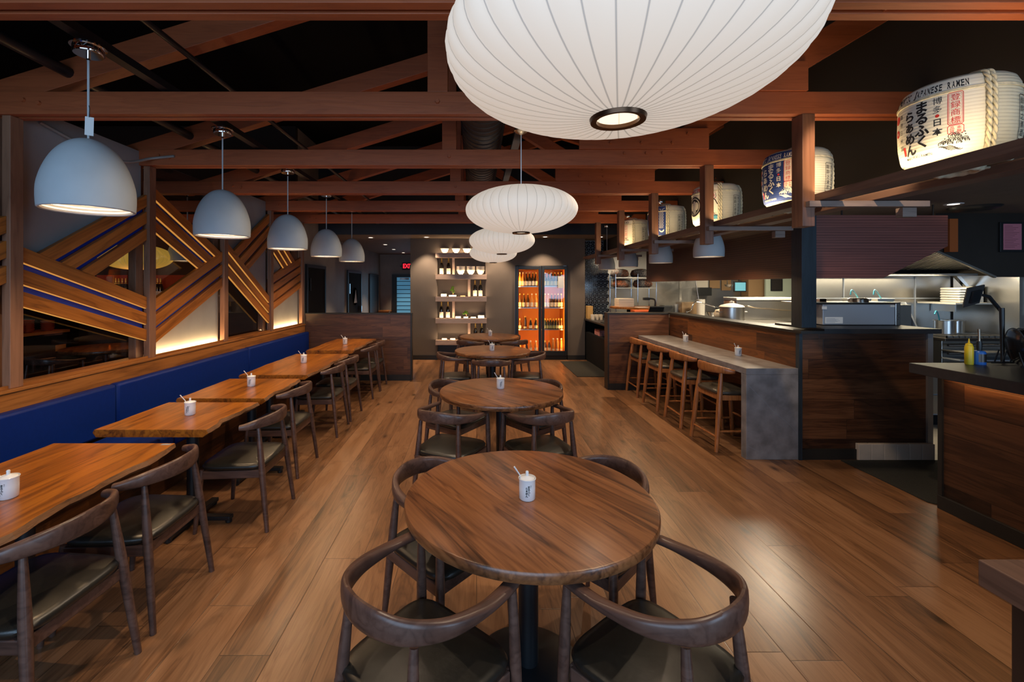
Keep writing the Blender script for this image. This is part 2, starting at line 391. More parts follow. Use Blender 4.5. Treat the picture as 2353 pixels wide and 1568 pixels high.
def text_cyl(mb, body, size, ang, z, rad, bold=0, w=None, rn=.216):
    """lettering wrapped on an upright cylinder round the local origin; ang = centre angle; reads left to right seen from outside"""
    vs, fs = text_mesh(body, size, bold)
    if not vs: return
    k = 1
    if w: k = w/max(max(v.x for v in vs)-min(v.x for v in vs), 1e-6)
    cy = (max(v.y for v in vs)+min(v.y for v in vs))/2; cx = (max(v.x for v in vs)+min(v.x for v in vs))/2
    out = []
    for v in vs:
        a = ang+(v.x-cx)*k/rn; zz = z+v.y-cy; r = rad(zz)
        out.append((r*math.cos(a), r*math.sin(a), zz))
    mb.add(out, fs)
def ribbon_cyl(mb, pts, wdt, rad):
    """flat ink stroke on the cylinder; pts = (arc length s, z)"""
    for (s0, z0), (s1, z1) in zip(pts, pts[1:]):
        d = Vector((s1-s0, z1-z0)); L = d.length
        if L < 1e-6: continue
        n = Vector((-d.y, d.x))/L*wdt/2; e = d/L*wdt*.3
        q = [(s0-n.x-e.x, z0-n.y-e.y), (s1-n.x+e.x, z1-n.y+e.y), (s1+n.x+e.x, z1+n.y+e.y), (s0+n.x-e.x, z0+n.y-e.y)]
        mb.add([(rad(z)*math.cos(s/.216), rad(z)*math.sin(s/.216), z) for s, z in q], [(0, 1, 2, 3)])
ORD = ['first', 'second', 'third', 'fourth', 'fifth', 'sixth', 'seventh', 'eighth', 'ninth', 'tenth', 'eleventh', 'twelfth']

# ============================================================ THE SETTING
def boxes(*bs):
    m = MB()
    for b in bs: m.box(*b)
    return m
struct('floor', boxes((-7.2, 3.2, 3.4, 15.2, -.1, 0), (-7.2, 9.2, -2.4, 3.4, -.1, 0), (3.2, 4.32, 3.4, 4.3, -.1, 0)), M['floor'])
struct('floor_kitchen', boxes((4.32, 9.2, 3.4, 11, -.1, 0), (3.2, 4.32, 4.3, 11, -.1, 0)), M['kfloor'])
struct('ceiling_roof', boxes((-7.2, 9.2, -2.4, 9.2, 4.5, 4.6)), M['ceil'])
struct('ceiling_rear', boxes((-3.35, 3.0, 9.26, 15.2, 2.7, 2.8)), M['soffitceil'])
struct('ceiling_kitchen', boxes((3.05, 9.2, -2.4, 11, 2.45, 2.55)), M['soffitceil'])
struct('wall_bulkhead', boxes((2.95, 3.05, -2.4, 11, 2.45, 4.5)), M['bulk'])
struct('wall_header', boxes((-3.35, 2.95, 9.16, 9.26, 2.7, 4.5)), M['navy'])
struct('wall_far_left', boxes((-7.2, -7.1, -2.4, 8.1, 0, 4.5)), M['ceil'])
struct('wall_next_room', boxes((-7.1, -3.23, 8.0, 8.1, 0, 4.5)), M['bulk'])
struct('wall_hall', boxes((-3.33, -3.23, 8.1, 15.2, 0, 2.75), (-3.33, -3.23, 8.1, 9.2, 2.75, 4.5)), M['hallwall'])
struct('wall_end', boxes((-3.23, -2.82, 15, 15.1, 0, 2.7), (-1.9, -1.3, 15, 15.1, 0, 2.7), (-2.82, -1.9, 15, 15.1, 2.03, 2.7)), M['hallwall'])
struct('wall_right', boxes((9.1, 9.2, -2.4, 11, 0, 2.45)), M['steeldark'])
struct('wall_kitchen_rear', boxes((3.05, 9.1, 10.5, 10.6, 0, 2.45)), M['steel'])
NX0, NX1, FX0, FX1 = -.87, .2, .86, 2.03
struct('wall_rear', boxes((-1.476, NX0, 10, 10.12, 0, 2.75), (NX0, NX1, 10, 10.12, 2.33, 2.75), (NX1, FX0, 10, 10.12, 0, 2.75), (FX0, FX1, 10, 10.12, 2.1, 2.75),
    (FX1, 2.42, 10, 10.12, 0, 2.75), (NX0-.05, NX1+.05, 10.12, 10.2, 0, 2.4), (-1.476, -1.3, 10.12, 15, 0, 2.75), (FX0-.04, FX1+.04, 10.7, 10.75, 0, 2.4), (2.34, 2.42, 10.12, 10.6, 0, 2.75)), M['taupe'])
struct('baseboard_rear', boxes((-1.49, NX0, 9.98, 10, 0, .1), (NX0, NX1, 10.1, 10.118, 0, .33), (NX1, FX0, 9.98, 10, 0, .1), (FX1, 2.42, 9.98, 10, 0, .1), (-1.492, -1.476, 9.98, 15, 0, .1)), M['blacktrim'])
# street front behind the camera: piers and sill, windows between them
struct('wall_front', boxes((-7.2, 9.2, -2.4, -2.25, 2.85, 4.5), (-7.2, -3.6, -2.4, -2.25, 0, 2.85), (1.2, 3.2, -2.4, -2.25, 0, 2.85), (6, 9.2, -2.4, -2.25, 0, 2.85), (-3.6, 1.2, -2.4, -2.25, 0, .55), (3.2, 6, -2.4, -2.25, 0, .55)), M['bulk'])

# hall doors
def door(name, y0, y1, z, mat):
    d = struct(name, boxes((-3.225, -3.205, y0, y1, .01, z)), mat, bev=.004)
    obj('door_frame', boxes((-3.229, -3.19, y0-.06, y0, 0, z+.06), (-3.229, -3.19, y1, y1+.06, 0, z+.06), (-3.229, -3.19, y0, y1, z, z+.06)), M['black'], d)
    return d
d = door('door_1', 8.5, 9.45, 2.0, M['blackmatte']); obj('door_handle', boxes((-3.2, -3.17, 8.56, 8.59, 1.55, 1.8)), M['chrome'], d)
d = door('door_2', 11.2, 12.4, 1.98, M['blackmatte'])
sg = MB(); sg.add([(-3.19, 11.8+.2*math.cos(t*PI/12), 1.37+.23*math.sin(t*PI/12)) for t in range(24)], [tuple(range(24))]); sg.prism([(-3.19, 11.8+.2*math.cos(t*PI/12), 1.37+.23*math.sin(t*PI/12)) for t in range(24)], (-.014, 0, 0))
obj('restroom_sign', sg, M['blackmatte'], d); obj('sign_triangle', MB().prism([(-3.186, 11.68, 1.2), (-3.186, 11.95, 1.2), (-3.186, 11.84, 1.55)], (-.004, 0, 0)), M['cream'], d)
obj('door_handle', boxes((-3.2, -3.15, 12.28, 12.32, .95, 1.1)), M['chrome'], d)
obj('push_plate', boxes((-3.2, -3.19, 11.28, 11.33, 1.45, 1.7)), M['chrome'], d)
door('door_3', 13.5, 14.55, 1.95, M['black'])
d = struct('door_4', boxes((-2.82, -2.76, 14.95, 15.0, 0, 2.03), (-2.0, -1.9, 14.95, 15, 0, 2.03), (-2.76, -2.0, 14.95, 15, 1.93, 2.03), (-2.76, -2.66, 14.96, 15, 0, 1.93)), M['black'])
obj('door_glass', boxes((-2.66, -2.0, 14.975, 14.99, .08, 1.93)), M['dooron'], d)
light('AREA', 'door_daylight', (-2.33, 14.9, 1.1), 3.5, (.4, .7, 1), (-PI/2, 0, 0), .6, 1.7)
obj('door_closer', boxes((-2.55, -2.25, 14.93, 14.96, 1.85, 1.92)), M['chrome'], d)
rl = MB()
for k in range(12): rl.box(-2.66, -2.0, 14.968, 14.974, .3+k*.135, .32+k*.135)
obj('window_slats', rl, M['black'], d)
e = thing('exit_sign', 'small red lit EXIT sign above the glass door at the end of the hall', 'sign', (-2.29, 14.93, 2.3))
obj('housing', boxes((-.19, .19, -.02, .06, -.12, .12)), M['exitpanel'], e)
tx = MB(); text_flat(tx, 'EXIT', .2, (0, -.024, 0), (1, 0, 0), (0, 0, 1), .006, w=.32); obj('lettering', tx, M['exit'], e)
obj('conduit', boxes((-.26, -.19, .0, .03, -.015, .015)), M['black'], e)
c = thing('hall_console', 'low brown wooden console against the end wall of the hall beside the glass door', 'cabinet', (-3.05, 14.72, 0))
obj('body', boxes((-.17, .2, -.15, .25, 0, .8)), M['ledge'], c, bev=.005); obj('top', boxes((-.175, .22, -.17, .25, .8, .84)), M['ledge'], c)

# tiled wall beside the prep bar: tumbling-block tiles
struct('wall_tile_backing', boxes((2.42, 3.06, 10.44, 10.5, 0, 2.75)), M['grout'])
tl = MB(); a = .055; hh = a*math.sqrt(3)/2
def tpoint(x, z): return (x, 10.438, z)
r_ = 0; z = .5
while z < 2.7:
    x = 2.42+(hh if r_ % 2 else 0)
    while x < 3.05:
        c0 = Vector((x, z)); h6 = [c0+a*Vector((math.cos(PI/2+k*PI/3), math.sin(PI/2+k*PI/3))) for k in range(6)]
        for k in (0, 2, 4):
            q = [c0, h6[k], h6[(k+1) % 6], h6[(k+2) % 6]]; m = sum(q, Vector((0, 0)))/4
            q = [m+(p-m)*.86 for p in q]
            tl.prism([(p.x, 10.438, p.y) for p in q], (0, -.004, 0))
        x += 2*hh
    z += 1.5*a; r_ += 1
struct('wall_tile_cladding', tl, M['tilenavy'])

# ------------------------------------------------------------ low wall and timber screens on the left
struct('wall_left', boxes((-3.22, -2.985, -2.2, 7.8, 0, .965)), M['ledge'])
struct('trim_strip_shield', boxes((-3.022, -3.012, -2.2, 7.8, .9865, 1.006)), M['ledge'])  # lip added to keep the light strips out of sight
struct('trim_ledge_cap', boxes((-3.22, -2.972, -2.2, 7.8, .965, .986)), M['ledge'], bev=.004)
PE = [1.745, 2.969, 4.197, 5.42, 6.63, 7.8]         # far edge of each post
WH = ['left of the biggest grey pendant', 'second from the camera', 'third from the camera', 'fourth from the camera', 'last, beside the dark booth end panel']
for i, y in enumerate(PE):
    p_ = thing('screen_post', 'square walnut post standing on the ledge, '+(WH[i-1] if i else 'beyond the frame beside the camera'), 'post', (-3.02, y-.0425, .986), 0, 'posts of the timber screens')
    obj('front_post', boxes((-.035, .02, -.0425, .0425, 0, 1.763)), M['post'], p_, bev=.003)
    obj('rear_post', boxes((-.17, -.1, -.05, .0425, 0, 1.763)), M['post'], p_, bev=.003)
XB0, XB1 = -3.062, -3.024
def seg(pts): return pts
def screen(idx, name_label, dsc, rsc, dfirst, panels):
    y0, y1 = PE[idx], PE[idx+1]-.085
    s = thing('timber_screen', name_label, 'screen', (0, 0, 0), 0, 'timber screens above the bench')
    def strips(lines, other, glow):
        # lines: (z at y0, z at y1) pairs, top and bottom edges alternating board / blue gap
        for k in range(len(lines)-1):
            (a0, a1), (b0, b1) = lines[k], lines[k+1]
            def pt(l, t): return (y0+(y1-y0)*t, l[0]+(l[1]-l[0])*t)
            def cut(l):
                if not other: return 0., 1.
                o = other[0] if other[2] == 'top' else other[1]
                den = (l[1]-l[0])-(o[1]-o[0]); t = (o[0]-l[0])/den if abs(den) > 1e-6 else 0
                return (max(0, t), 1.) if other[3] == 'right' else (0., min(1, t))
            ta, tb = cut((a0, a1)), cut((b0, b1))
            q = [pt((a0, a1), ta[0]), pt((a0, a1), ta[1]), pt((b0, b1), tb[1]), pt((b0, b1), tb[0])]
            blue = k % 2 == 1
            X0, X1 = (-3.078, -3.066) if blue else (XB0, XB1)
            if not blue and glow:
                u0, u1 = q[3], q[2]
                if u1[0]-u0[0] > .05: obj('edge_light', MB().prism([(-3.05, u0[0], u0[1]-.0005), (-3.05, u1[0], u1[1]-.0005), (-3.05, u1[0], u1[1]-.0045), (-3.05, u0[0], u0[1]-.0045)], (.018, 0, 0)), M['ledthin'], s)
            th = math.atan2(q[1][1]-q[0][1], q[1][0]-q[0][0])
            bo = obj('blue_strip' if blue else 'board', MB().prism([(X0, y, z) for y, z in q], (X1-X0, 0, 0)).xf(Matrix.Rotation(-th, 4, 'X')), M['blue'] if blue else M['board'], s, bev=None if blue else .002); bo.rotation_euler = (th, 0, 0)
    D = [tuple(l) for l in dsc]; R = [tuple(l) for l in rsc]
    if dfirst == 'd':       # descending set runs full, the rising one stops on it
        strips(D, None, idx in (1, 3)); strips(R, (D[0], D[-1], 'top', 'right'), False)
    else:
        strips(R, None, False); strips(D, (R[0], R[-1], 'top', 'left'), idx in (2, 4))
    for q in panels: obj('plaster_panel', MB().prism([(-3.1, y, z) for y, z in q], (.02, 0, 0)), M['plaster'], s)
    obj('glass_pane', boxes((-3.135, -3.13, y0-.085, y1+.06, .99, 2.85)), M['glass'], s)
    return s
def seq(z0, z1, ths):           # edges downward from a top edge
    out = [(z0, z1)]; a, b = z0, z1
    for t in ths: a -= t; b -= t; out.append((a, b))
    return out
y0, y1 = PE[1], PE[2]-.085
screen(1, 'first timber screen, broad boards falling right across rising boards, glass below showing tables beyond', seq(1.915, 1.545, (.1, .047, .1, .05, .098)), seq(1.79, 2.485, (.108, .047, .106, .05, .104)), 'd',
    [[(y0, 1.86), (y0, 2.88), (y1, 2.88), (y1, 2.36), (3.2, 1.8)]])
y0, y1 = PE[2], PE[3]-.085
screen(2, 'second timber screen, boards rising right under falling boards, warmly lit plaster triangle at lower right', seq(2.58, 2.03, (.1, .055, .1, .055, .096)), seq(1.516, 2.057, (.112, .042, .112, .044, .11)), 'r',
    [[(y0, .99), (y0, 1.13), (y1, 1.68), (y1, .99)]])
y0, y1 = PE[3], PE[4]-.085
screen(3, 'third timber screen, boards falling steeply right with grey plaster above and dark glass below', seq(2.19, 1.494, (.088, .046, .1, .046, .105)), seq(1.97, 2.697, (.125, .05, .125, .05, .1)), 'd',
    [[(y0+.05, 2.1), (y0+.02, 2.88), (y1, 2.88), (y1, 1.44)]])
y0, y1 = PE[4], PE[5]-.085
screen(4, 'fourth timber screen, four close rising boards over a small lit plaster triangle', seq(2.6, 1.9, (.1, .05, .1, .05, .1)), seq(1.80, 2.137, (.12, .03, .105, .03, .105, .03, .1)), 'r',
    [[(y0, .99), (y0, 1.4), (y1, 1.7), (y1, .99)], [(y0, 1.75), (y0, 2.2), (y0+.45, 1.95)]])
y0, y1 = PE[0], PE[1]-.085
screen(0, 'timber screen cut off by the picture edge, only board ends showing', seq(2.5, 2.02, (.1, .05, .1, .05, .1)), seq(1.5, 2.1, (.11, .05, .11, .05, .11)), 'r', [[(y0, .99), (y0, 1.1), (y1, 1.7), (y1, .99)]])
for i in range(5):
    ya, yb = PE[i]+.02, PE[i+1]-.1
    if i not in (2, 4): continue
    st = obj('led_strip', boxes((-3.062, -3.05, ya, yb, .9865, .99)), M['led']); tag(st, 'thin warm light strip on the ledge at the foot of the %s timber screen' % ORD[i-1], 'light strip', 'light strips under the timber screens')
    light('AREA', 'ledge_light', (-3.056, (ya+yb)/2, .992), 6.0, (1, .62, .26), (PI, math.radians(-12), 0), .03, yb-ya)

# ------------------------------------------------------------ roof trusses
TY = [1.80, 2.93, 4.15, 5.39, 6.61, 7.85]
TL = ['cut by the top edge of the picture, nearest of all', 'second from the camera, ending over the first tall post', 'third from the camera, behind the big white lantern', 'fourth from the camera', 'fifth from the camera', 'last and smallest, before the dark rear header']
def truss():
    t = thing('roof_truss', 'x', 'roof truss', (0, 0, 0), 0, 'timber roof trusses')
    tbm = obj('tie_beam', boxes((-7.0, 2.94, -.06, -.012, 2.75, 2.895), (-7.0, 2.94, .012, .06, 2.75, 2.895), (-7, 2.94, -.012, .012, 2.77, 2.88)), M['beam'], t, bev=.003)
    obj('king_post', boxes((-.315, -.185, -.055, .055, 2.8955, 3.72)), M['beam'], t, bev=.003)
    obj('top_chord', MB().bar((-3.3, .0, 2.86-.04), (1.5, 0, 4.3), .1, .16), M['beam'], t, bev=.003)
    obj('top_chord', MB().bar((1.5, .0, 4.3), (2.9, 0, 3.86), .1, .16), M['beam'], t, bev=.003)
    obj('diagonal_brace', MB().bar((1.42, 0, 2.98), (.1, 0, 3.8), .09, .13), M['beam'], t, bev=.003)
    obj('diagonal_brace', MB().bar((1.6, 0, 2.83), (2.93, 0, 3.63), .09, .17), M['beam'], t, bev=.003)
    g = boxes((.935, 2.115, -.075, -.055, 2.8955, 3.085))
    gus = obj('gusset_board', g, M['beam'], t, bev=.003)
    for x, z in [(1.1, 3.03), (1.5, 3.03), (1.92, 3.03), (1.22, 2.95), (1.5, 2.95), (1.78, 2.95), (1.35, 2.86), (1.55, 2.86), (1.7, 2.86), (-.25, 2.83), (-2.9, 2.84), (-2.8, 2.82)]:
        y = -.076 if z > 2.9 else -.061
        b = MB().lathe([(.0001, -.012), (.013, -.012), (.016, 0), (.0001, 0)], 6, (0, 0, 0)); n = 6*4
        for k in range(len(b.v)-n, len(b.v)):
            p = b.v[k]; b.v[k] = (p[0]+x, y+p[2], p[1]+z)
        obj('bolt', b, M['beam'], gus if z > 2.9 else tbm)
    return t
t0 = truss()
for i, y in enumerate(TY):
    t = t0 if i == 0 else dup(t0)
    t.location = (0, y, 0); t['label'] = 'reddish brown timber roof truss, '+TL[i]
# hangers and the rail that carries the barrels
HL = ['beside the large cream barrel', 'in front of the blue barrel', 'before the barrel with a black crest', 'second from the far end', 'farthest, near the tiled wall']
h0 = None
for i, y in enumerate(TY[1:]):
    if h0 is None:
        h0 = thing('rail_hanger', 'x', 'hanger', (2.12, y, 2.75), 0, 'hangers of the barrel rail')
        obj('hanger_post', boxes((-.04, .04, -.05, .05, -.72, 0)), M['hanger'], h0, bev=.003)
        obj('crossbar', boxes((-.02, .74, -.085, -.0505, -.6, -.563)), M['crossrail'], h0, bev=.002)
        obj('stub', boxes((.6, .69, -.05, .0, -.66, -.6005)), M['crossrail'], h0, bev=.002)
        h = h0
    else: h = dup(h0)
    h.location = (2.12, y-.02, 2.75); h['label'] = 'square timber hanger of the barrel rail, '+HL[i]
r = thing('barrel_rail', 'long dark timber rail of two parallel planks carrying the sake barrels above the bar', 'rail', (0, 0, 0))
obj('front_plank', boxes((2.165, 2.285, -1.5, 9.1, 2.19, 2.238)), M['rail'], r, bev=.003)
obj('rear_plank', boxes((2.5, 2.62, -1.5, 9.1, 2.19, 2.238)), M['rail'], r, bev=.003)
# duct, pipes, conduit in the roof
dm = MB(); pr = []
y = -1.5
while y < 9.1: pr += [(.2, y), (.2, y+.085), (.206, y+.09), (.206, y+.1), (.2, y+.105)]; y += .11
dm.lathe(pr, 32); dm.v = [(p[0]+.06, p[2], p[1]+3.17) for p in dm.v]
tag(obj('spiral_duct', dm, plain('duct_grey', (.05, .05, .055), .45, .6), smooth=40), 'grey spiral ribbed air duct running under the roof behind the lanterns', 'duct')
for nm, x, z, r_, lb in (('sprinkler_pipe', -2.62, 3.02, .035, 'black pipe running along the roof above the left bench, the thicker one nearer the wall'), ('conduit_pipe', -1.75, 3.05, .018, 'thin black pipe running along the roof just right of the pendant canopies')):
    tag(obj(nm, MB().tube([(x, -2, z), (x, 9.1, z)], r_, 10), M['black'], smooth=60), lb, 'pipe')
tag(obj('strut_channel', boxes((-2.03, -1.97, -2, 9.1, 2.905, 2.95)), M['black']), 'black metal channel along the roof carrying the row of grey pendants', 'channel')
tag(obj('strut_channel', boxes((.33, .4, -2, 9.1, 2.96, 3.0)), M['black']), 'black metal channel under the roof carrying the white saucer lanterns', 'channel')
cc = cr([(-3.07, 3.15, 2.80), (-3.02, 3.5, 2.72), (-2.98, 3.8, 2.70), (-2.94, 4.05, 2.80), (-2.75, 4.08, 2.83)], 6)
tag(obj('white_cable', MB().tube(cc, .012, 8), M['hallwall'], smooth=60), 'pale cable sagging from the first screen to the end of a tie beam', 'cable')

# ------------------------------------------------------------ walnut walls of the bar
struct('wall_booth_end', boxes((-2.985, -1.15, 7.81, 7.93, 0, 1.155)), M['walnut_x'])
struct('trim_1', boxes((-2.985, -1.126, 7.80, 7.94, 1.155, 1.173), (-1.15, -1.126, 7.80, 7.94, 0, 1.155)), M['blacktrim'])
struct('baseboard_booth', boxes((-2.4, -1.15, 7.785, 7.809, 0, .1)), M['blacktrim'])
struct('wall_bar_end', boxes((2.1, 3.05, 7.11, 7.27, 0, 1.2)), M['walnut_x'])
struct('trim_2', boxes((2.078, 2.0999, 7.1, 7.285, 0, 1.2), (2.07, 3.24, 7.1, 7.285, 1.2, 1.222)), M['blacktrim'])
struct('baseboard_bar', boxes((2.1, 3.05, 7.09, 7.109, 0, .1)), M['blacktrim'])
struct('wall_bar', boxes((3.06, 3.079, 4.285, 7.1, 0, 1.2), (3.079, 3.2, 4.401, 7.1, 0, 1.2)), M['walnut_y'])
struct('trim_3', boxes((3.04, 3.26, 4.2, 7.1, 1.2, 1.225)), M['blacktrim'])
struct('wall_bar_front', boxes((3.08, 4.28, 4.27, 4.4, 0, 1.2)), M['walnut_x'])
struct('trim_4', boxes((3.05, 3.0795, 4.235, 4.2845, 0, 1.2)), M['colblue'])
struct('trim_5', boxes((4.2801, 4.33, 4.25, 4.42, 0, 1.2)), plain('edge_trim', (.35, .33, .33), .35, .6))
struct('trim_6', boxes((3.26, 4.36, 4.2, 4.9, 1.2, 1.245)), M['stoneblack'])
struct('baseboard_front', boxes((3.06, 3.60, 4.245, 4.269, 0, .1)), M['blacktrim'])
tb = MB()
for k in range(6): tb.box(3.605+k*.12, 3.722+k*.12, 4.225, 4.268, 0, .155)
struct('baseboard_tile', tb, M['tile'], bev=.004)
tag(obj('black_column', boxes((3.12, 3.262, 4.3, 4.445, 1.246, 2.449)), M['colblue'], bev=.003), 'square black timber column on the corner of the bar wall under the barrels', 'column')
sp = thing('soffit_panel', 'long dark walnut veneer panel hanging over the open kitchen beside the grey pendants', 'panel')
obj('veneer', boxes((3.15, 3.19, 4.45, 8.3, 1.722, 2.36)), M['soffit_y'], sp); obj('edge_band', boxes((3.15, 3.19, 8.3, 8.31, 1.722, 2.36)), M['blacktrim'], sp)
for y in (4.8, 6.4, 8.0): obj('hanger_rod', boxes((3.165, 3.175, y, y+.01, 2.36, 2.4495)), M['black'], sp)
YP = 4.41
def S2(px, py, Y): p = P(px, py, Y); return (p[0], p[1], p[2])
sp = thing('soffit_panel', 'reddish walnut veneer panel hanging right of the black column, lower right corner cut off slantwise', 'panel')
for x in (3.6, 4.5): obj('hanger_rod', boxes((x, x+.01, 4.42, 4.43, 2.33, 2.4495)), M['black'], sp)
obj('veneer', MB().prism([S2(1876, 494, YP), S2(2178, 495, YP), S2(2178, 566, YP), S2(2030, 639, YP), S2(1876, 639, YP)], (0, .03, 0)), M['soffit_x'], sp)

# ============================================================ FURNITURE
def leg(p0, p1, r0, rm, r1, tm=.45, n=10):
    p0, p1 = Vector(p0), Vector(p1); k = 10; rs = []
    for i in range(k+1):
        t = i/k; rs.append(lerp(r0, rm, math.sin(min(t/tm, 1)*PI/2)) if t < tm else lerp(rm, r1, ((t-tm)/(1-tm))**1.2))
    return MB().tube([p0.lerp(p1, i/k) for i in range(k+1)], rs, n)
def rail_mb(ctrl, prof, n=8, seg=14):
    """ctrl points (x,y,z); prof(t) -> half width (plan), half height, tilt ; t runs 0..1 along the rail"""
    pts = cr(ctrl, n); R = []; L = len(pts)
    for i, p in enumerate(pts):
        a = pts[max(i-1, 0)]; b = pts[min(i+1, L-1)]; t = (b-a); t.z = 0; t.normalize()
        nrm = Vector((t.y, -t.x, 0)); hw, hh, tilt = prof(i/(L-1)); ring = []
        for k in range(seg):
            c, s_ = math.cos(2*PI*k/seg), math.sin(2*PI*k/seg)
            c = math.copysign(abs(c)**.75, c); s_ = math.copysign(abs(s_)**.75, s_)
            u, v = c*hw, s_*hh
            u, v = u*math.cos(tilt)-v*math.sin(tilt), u*math.sin(tilt)+v*math.cos(tilt)
            ring.append(p+nrm*u+Vector((0, 0, v)))
        R.append(ring)
    return MB().rings(R)
def seat_mb(wf, wb, d, z, th, n=14, bulge=.018, y0=0):
    """upholstered pad: rounded trapezoid, front at +y"""
    def outline(inset):
        o = []; k = 40
        for i in range(k):
            t = 2*PI*i/k; c, s_ = math.cos(t), math.sin(t); e = 2/5.
            x = math.copysign(abs(c)**e, c); y = math.copysign(abs(s_)**e, s_)
            wd = lerp(wb, wf, (y+1)/2)/2; o.append((x*(wd-inset), y0+y*(d/2-inset)-.03*(1-x*x)*(y < 0)*0))
        return o
    R = []
    for ins, zz in ((.02, z-th), (.004, z-th*.75), (0, z-th*.4), (.008, z-th*.1), (.03, z), (.08, z+bulge*.55), (.15, z+bulge*.9)):
        R.append([(x, y, zz) for x, y in outline(ins)])
    return MB().rings(R)
def apron(wf, wb, d, z0, z1, mat, parent):
    m = MB(); f, b = d/2, -d/2
    for a, c in (((-wf/2, f), (wf/2, f)), ((wf/2, f), (wb/2, b)), ((wb/2, b), (-wb/2, b)), ((-wb/2, b), (-wf/2, f))):
        m.bar((a[0], a[1], (z0+z1)/2), (c[0], c[1], (z0+z1)/2), .022, z1-z0)
    return obj('seat_frame', m, mat, parent, bev=.004)
def make_elbow(name, label, cat, seat_z, rail_z, mat, stretch=False, lean=1, g=1.0):
    t = thing(name, label, cat)
    k = .25
    obj('seat', seat_mb(.49, .45, .44, seat_z, .045), M['stoolseat' if stretch else 'leather'], t, smooth=50)
    apron(.45, .41, .38, seat_z-.095, seat_z-.042, mat, t)
    for s in (-1, 1):
        obj('leg', leg((s*.225, .19, seat_z-.035), (s*.245, .225, 0), .014*g, .019*g, .013*g), mat, t, smooth=60)
        obj('leg', leg((s*.185, -.165, rail_z-.02), (s*.235, -.245, 0), .012*g, .021*g, .014*g, .42), mat, t, smooth=60)
    ct = [(-.256, -.072, rail_z-.01), (-.243, -.11, rail_z-.008), (-.195, -.17, rail_z), (-.1, -.232, rail_z+.008), (0, -.25, rail_z+.01), (.1, -.232, rail_z+.008), (.195, -.17, rail_z), (.243, -.11, rail_z-.008), (.256, -.072, rail_z-.01)]
    def pf(u):
        b = math.sin(u*PI)**1.5
        return lerp(.019, .014, b), lerp(.017, .043, b)*(1.12 if stretch else 1), 0
    obj('back_rail', rail_mb(ct, pf), mat, t, smooth=50)
    if stretch:
        for s in (-1, 1):
            obj('stretcher', MB().tube([(s*.232, .21, .2), (s*.225, -.22, .2)], .011, 8), mat, t, smooth=60)
        obj('stretcher', MB().tube([(-.236, .213, .26), (.236, .213, .26)], .012, 8), mat, t, smooth=60)
        obj('stretcher', MB().tube([(-.228, -.226, .14), (.228, -.226, .14)], .011, 8), mat, t, smooth=60)
    return t
def make_round_chair():
    t = thing('round_chair', 'x', 'chair')
    obj('seat', seat_mb(.475, .41, .43, .445, .045, y0=.015), M['leather'], t, smooth=50)
    apron(.43, .365, .38, .35, .403, M['chair'], t)
    for s in (-1, 1):
        obj('leg', leg((s*.222, .205, .672), (s*.238, .228, 0), .013, .02, .012, .42), M['chair'], t, smooth=60)
        obj('leg', leg((s*.155, -.158, .655), (s*.195, -.215, 0), .013, .021, .012, .42), M['chair'], t, smooth=60)
    z = .683
    ct = [(-.255, .245, z), (-.27, .14, z), (-.27, .03, z+.002), (-.245, -.085, z+.008), (-.18, -.178, z+.018), (-.095, -.224, z+.026), (0, -.239, z+.029),
          (.095, -.224, z+.026), (.18, -.178, z+.018), (.245, -.085, z+.008), (.27, .03, z+.002), (.27, .14, z), (.255, .245, z)]
    ct = [(x*.86, y*.96, zz) for x, y, zz in ct]
    def pf(u):
        q = abs(u-.5)*2; b = max(0, math.cos(min(q/.75, 1)*PI/2)); e = min((1-q)/.06, 1)
        return lerp(.024, .013, b)*lerp(.55, 1, e), lerp(.0135, .043, b)*lerp(.8, 1, e), 0
    obj('arm_rail', rail_mb(ct, pf, 7), M['chair'], t, smooth=50)
    return t
def face(dx, dy): return math.atan2(dy, dx)-PI/2     # rotation that turns local +y towards (dx,dy)

# ---- bench
b = thing('banquette_bench', 'long bench with blue vinyl back running along the left wall behind the rectangular tables', 'bench')
obj('base_panel', boxes((-2.97, -2.5, -1.5, 7.79, 0, .36)), M['walnut_y'], b)
for y0, y1 in ((-1.5, 1.5), (1.5, 3.62), (3.62, 5.72), (5.72, 7.78)):
    obj('seat_cushion', boxes((-2.9, -2.43, y0+.004, y1-.004, .361, .47)), M['vinyl'], b, smooth=40, bev=.02)
    obj('back_cushion', boxes((-2.984, -2.90, y0+.004, y1-.004, .474, .857)), M['vinyl'], b, smooth=40, bev=.022)

# ---- condiment jars
def make_jar():
    t = thing('condiment_jar', 'x', 'jar')
    pr = [(.0001, .0), (.030, .0), (.034, .004), (.0345, .05), (.0345, .078), (.0375, .088), (.036, .09), (.0325, .086), (.032, .02), (.0001, .02)]
    jb = obj('body', MB().lathe(pr, 32), M['white'], t, smooth=45)
    obj('lid', MB().lathe([(.0315, .083), (.0315, .088), (.02, .094), (.007, .098), (.006, .106), (.0072, .112), (.005, .1165), (.0001, .117)], 28), M['white'], t, smooth=45)
    obj('spoon', MB().tube([(-.026, -.004, .07), (-.03, -.006, .1), (-.056, -.02, .142)], [.003, .0028, .0036], 8), M['white'], t, smooth=50)
    tx = MB(); rad = lambda z: .0349
    for j, ch in enumerate('まるふく'): text_cyl(tx, ch, .0115, -PI/2+.10, .062-j*.0105, rad, .0004, rn=.035)
    for j, ch in enumerate('らぁめん'): text_cyl(tx, ch, .0115, -PI/2-.16, .056-j*.0105, rad, .0004, rn=.035)
    for j, ch in enumerate('博多'): text_cyl(tx, ch, .005, -PI/2+.34, .066-j*.006, rad, 0, rn=.035)
    obj('lettering', tx, M['ink'], jb)
    return t
jar0 = make_jar(); jar_used = []
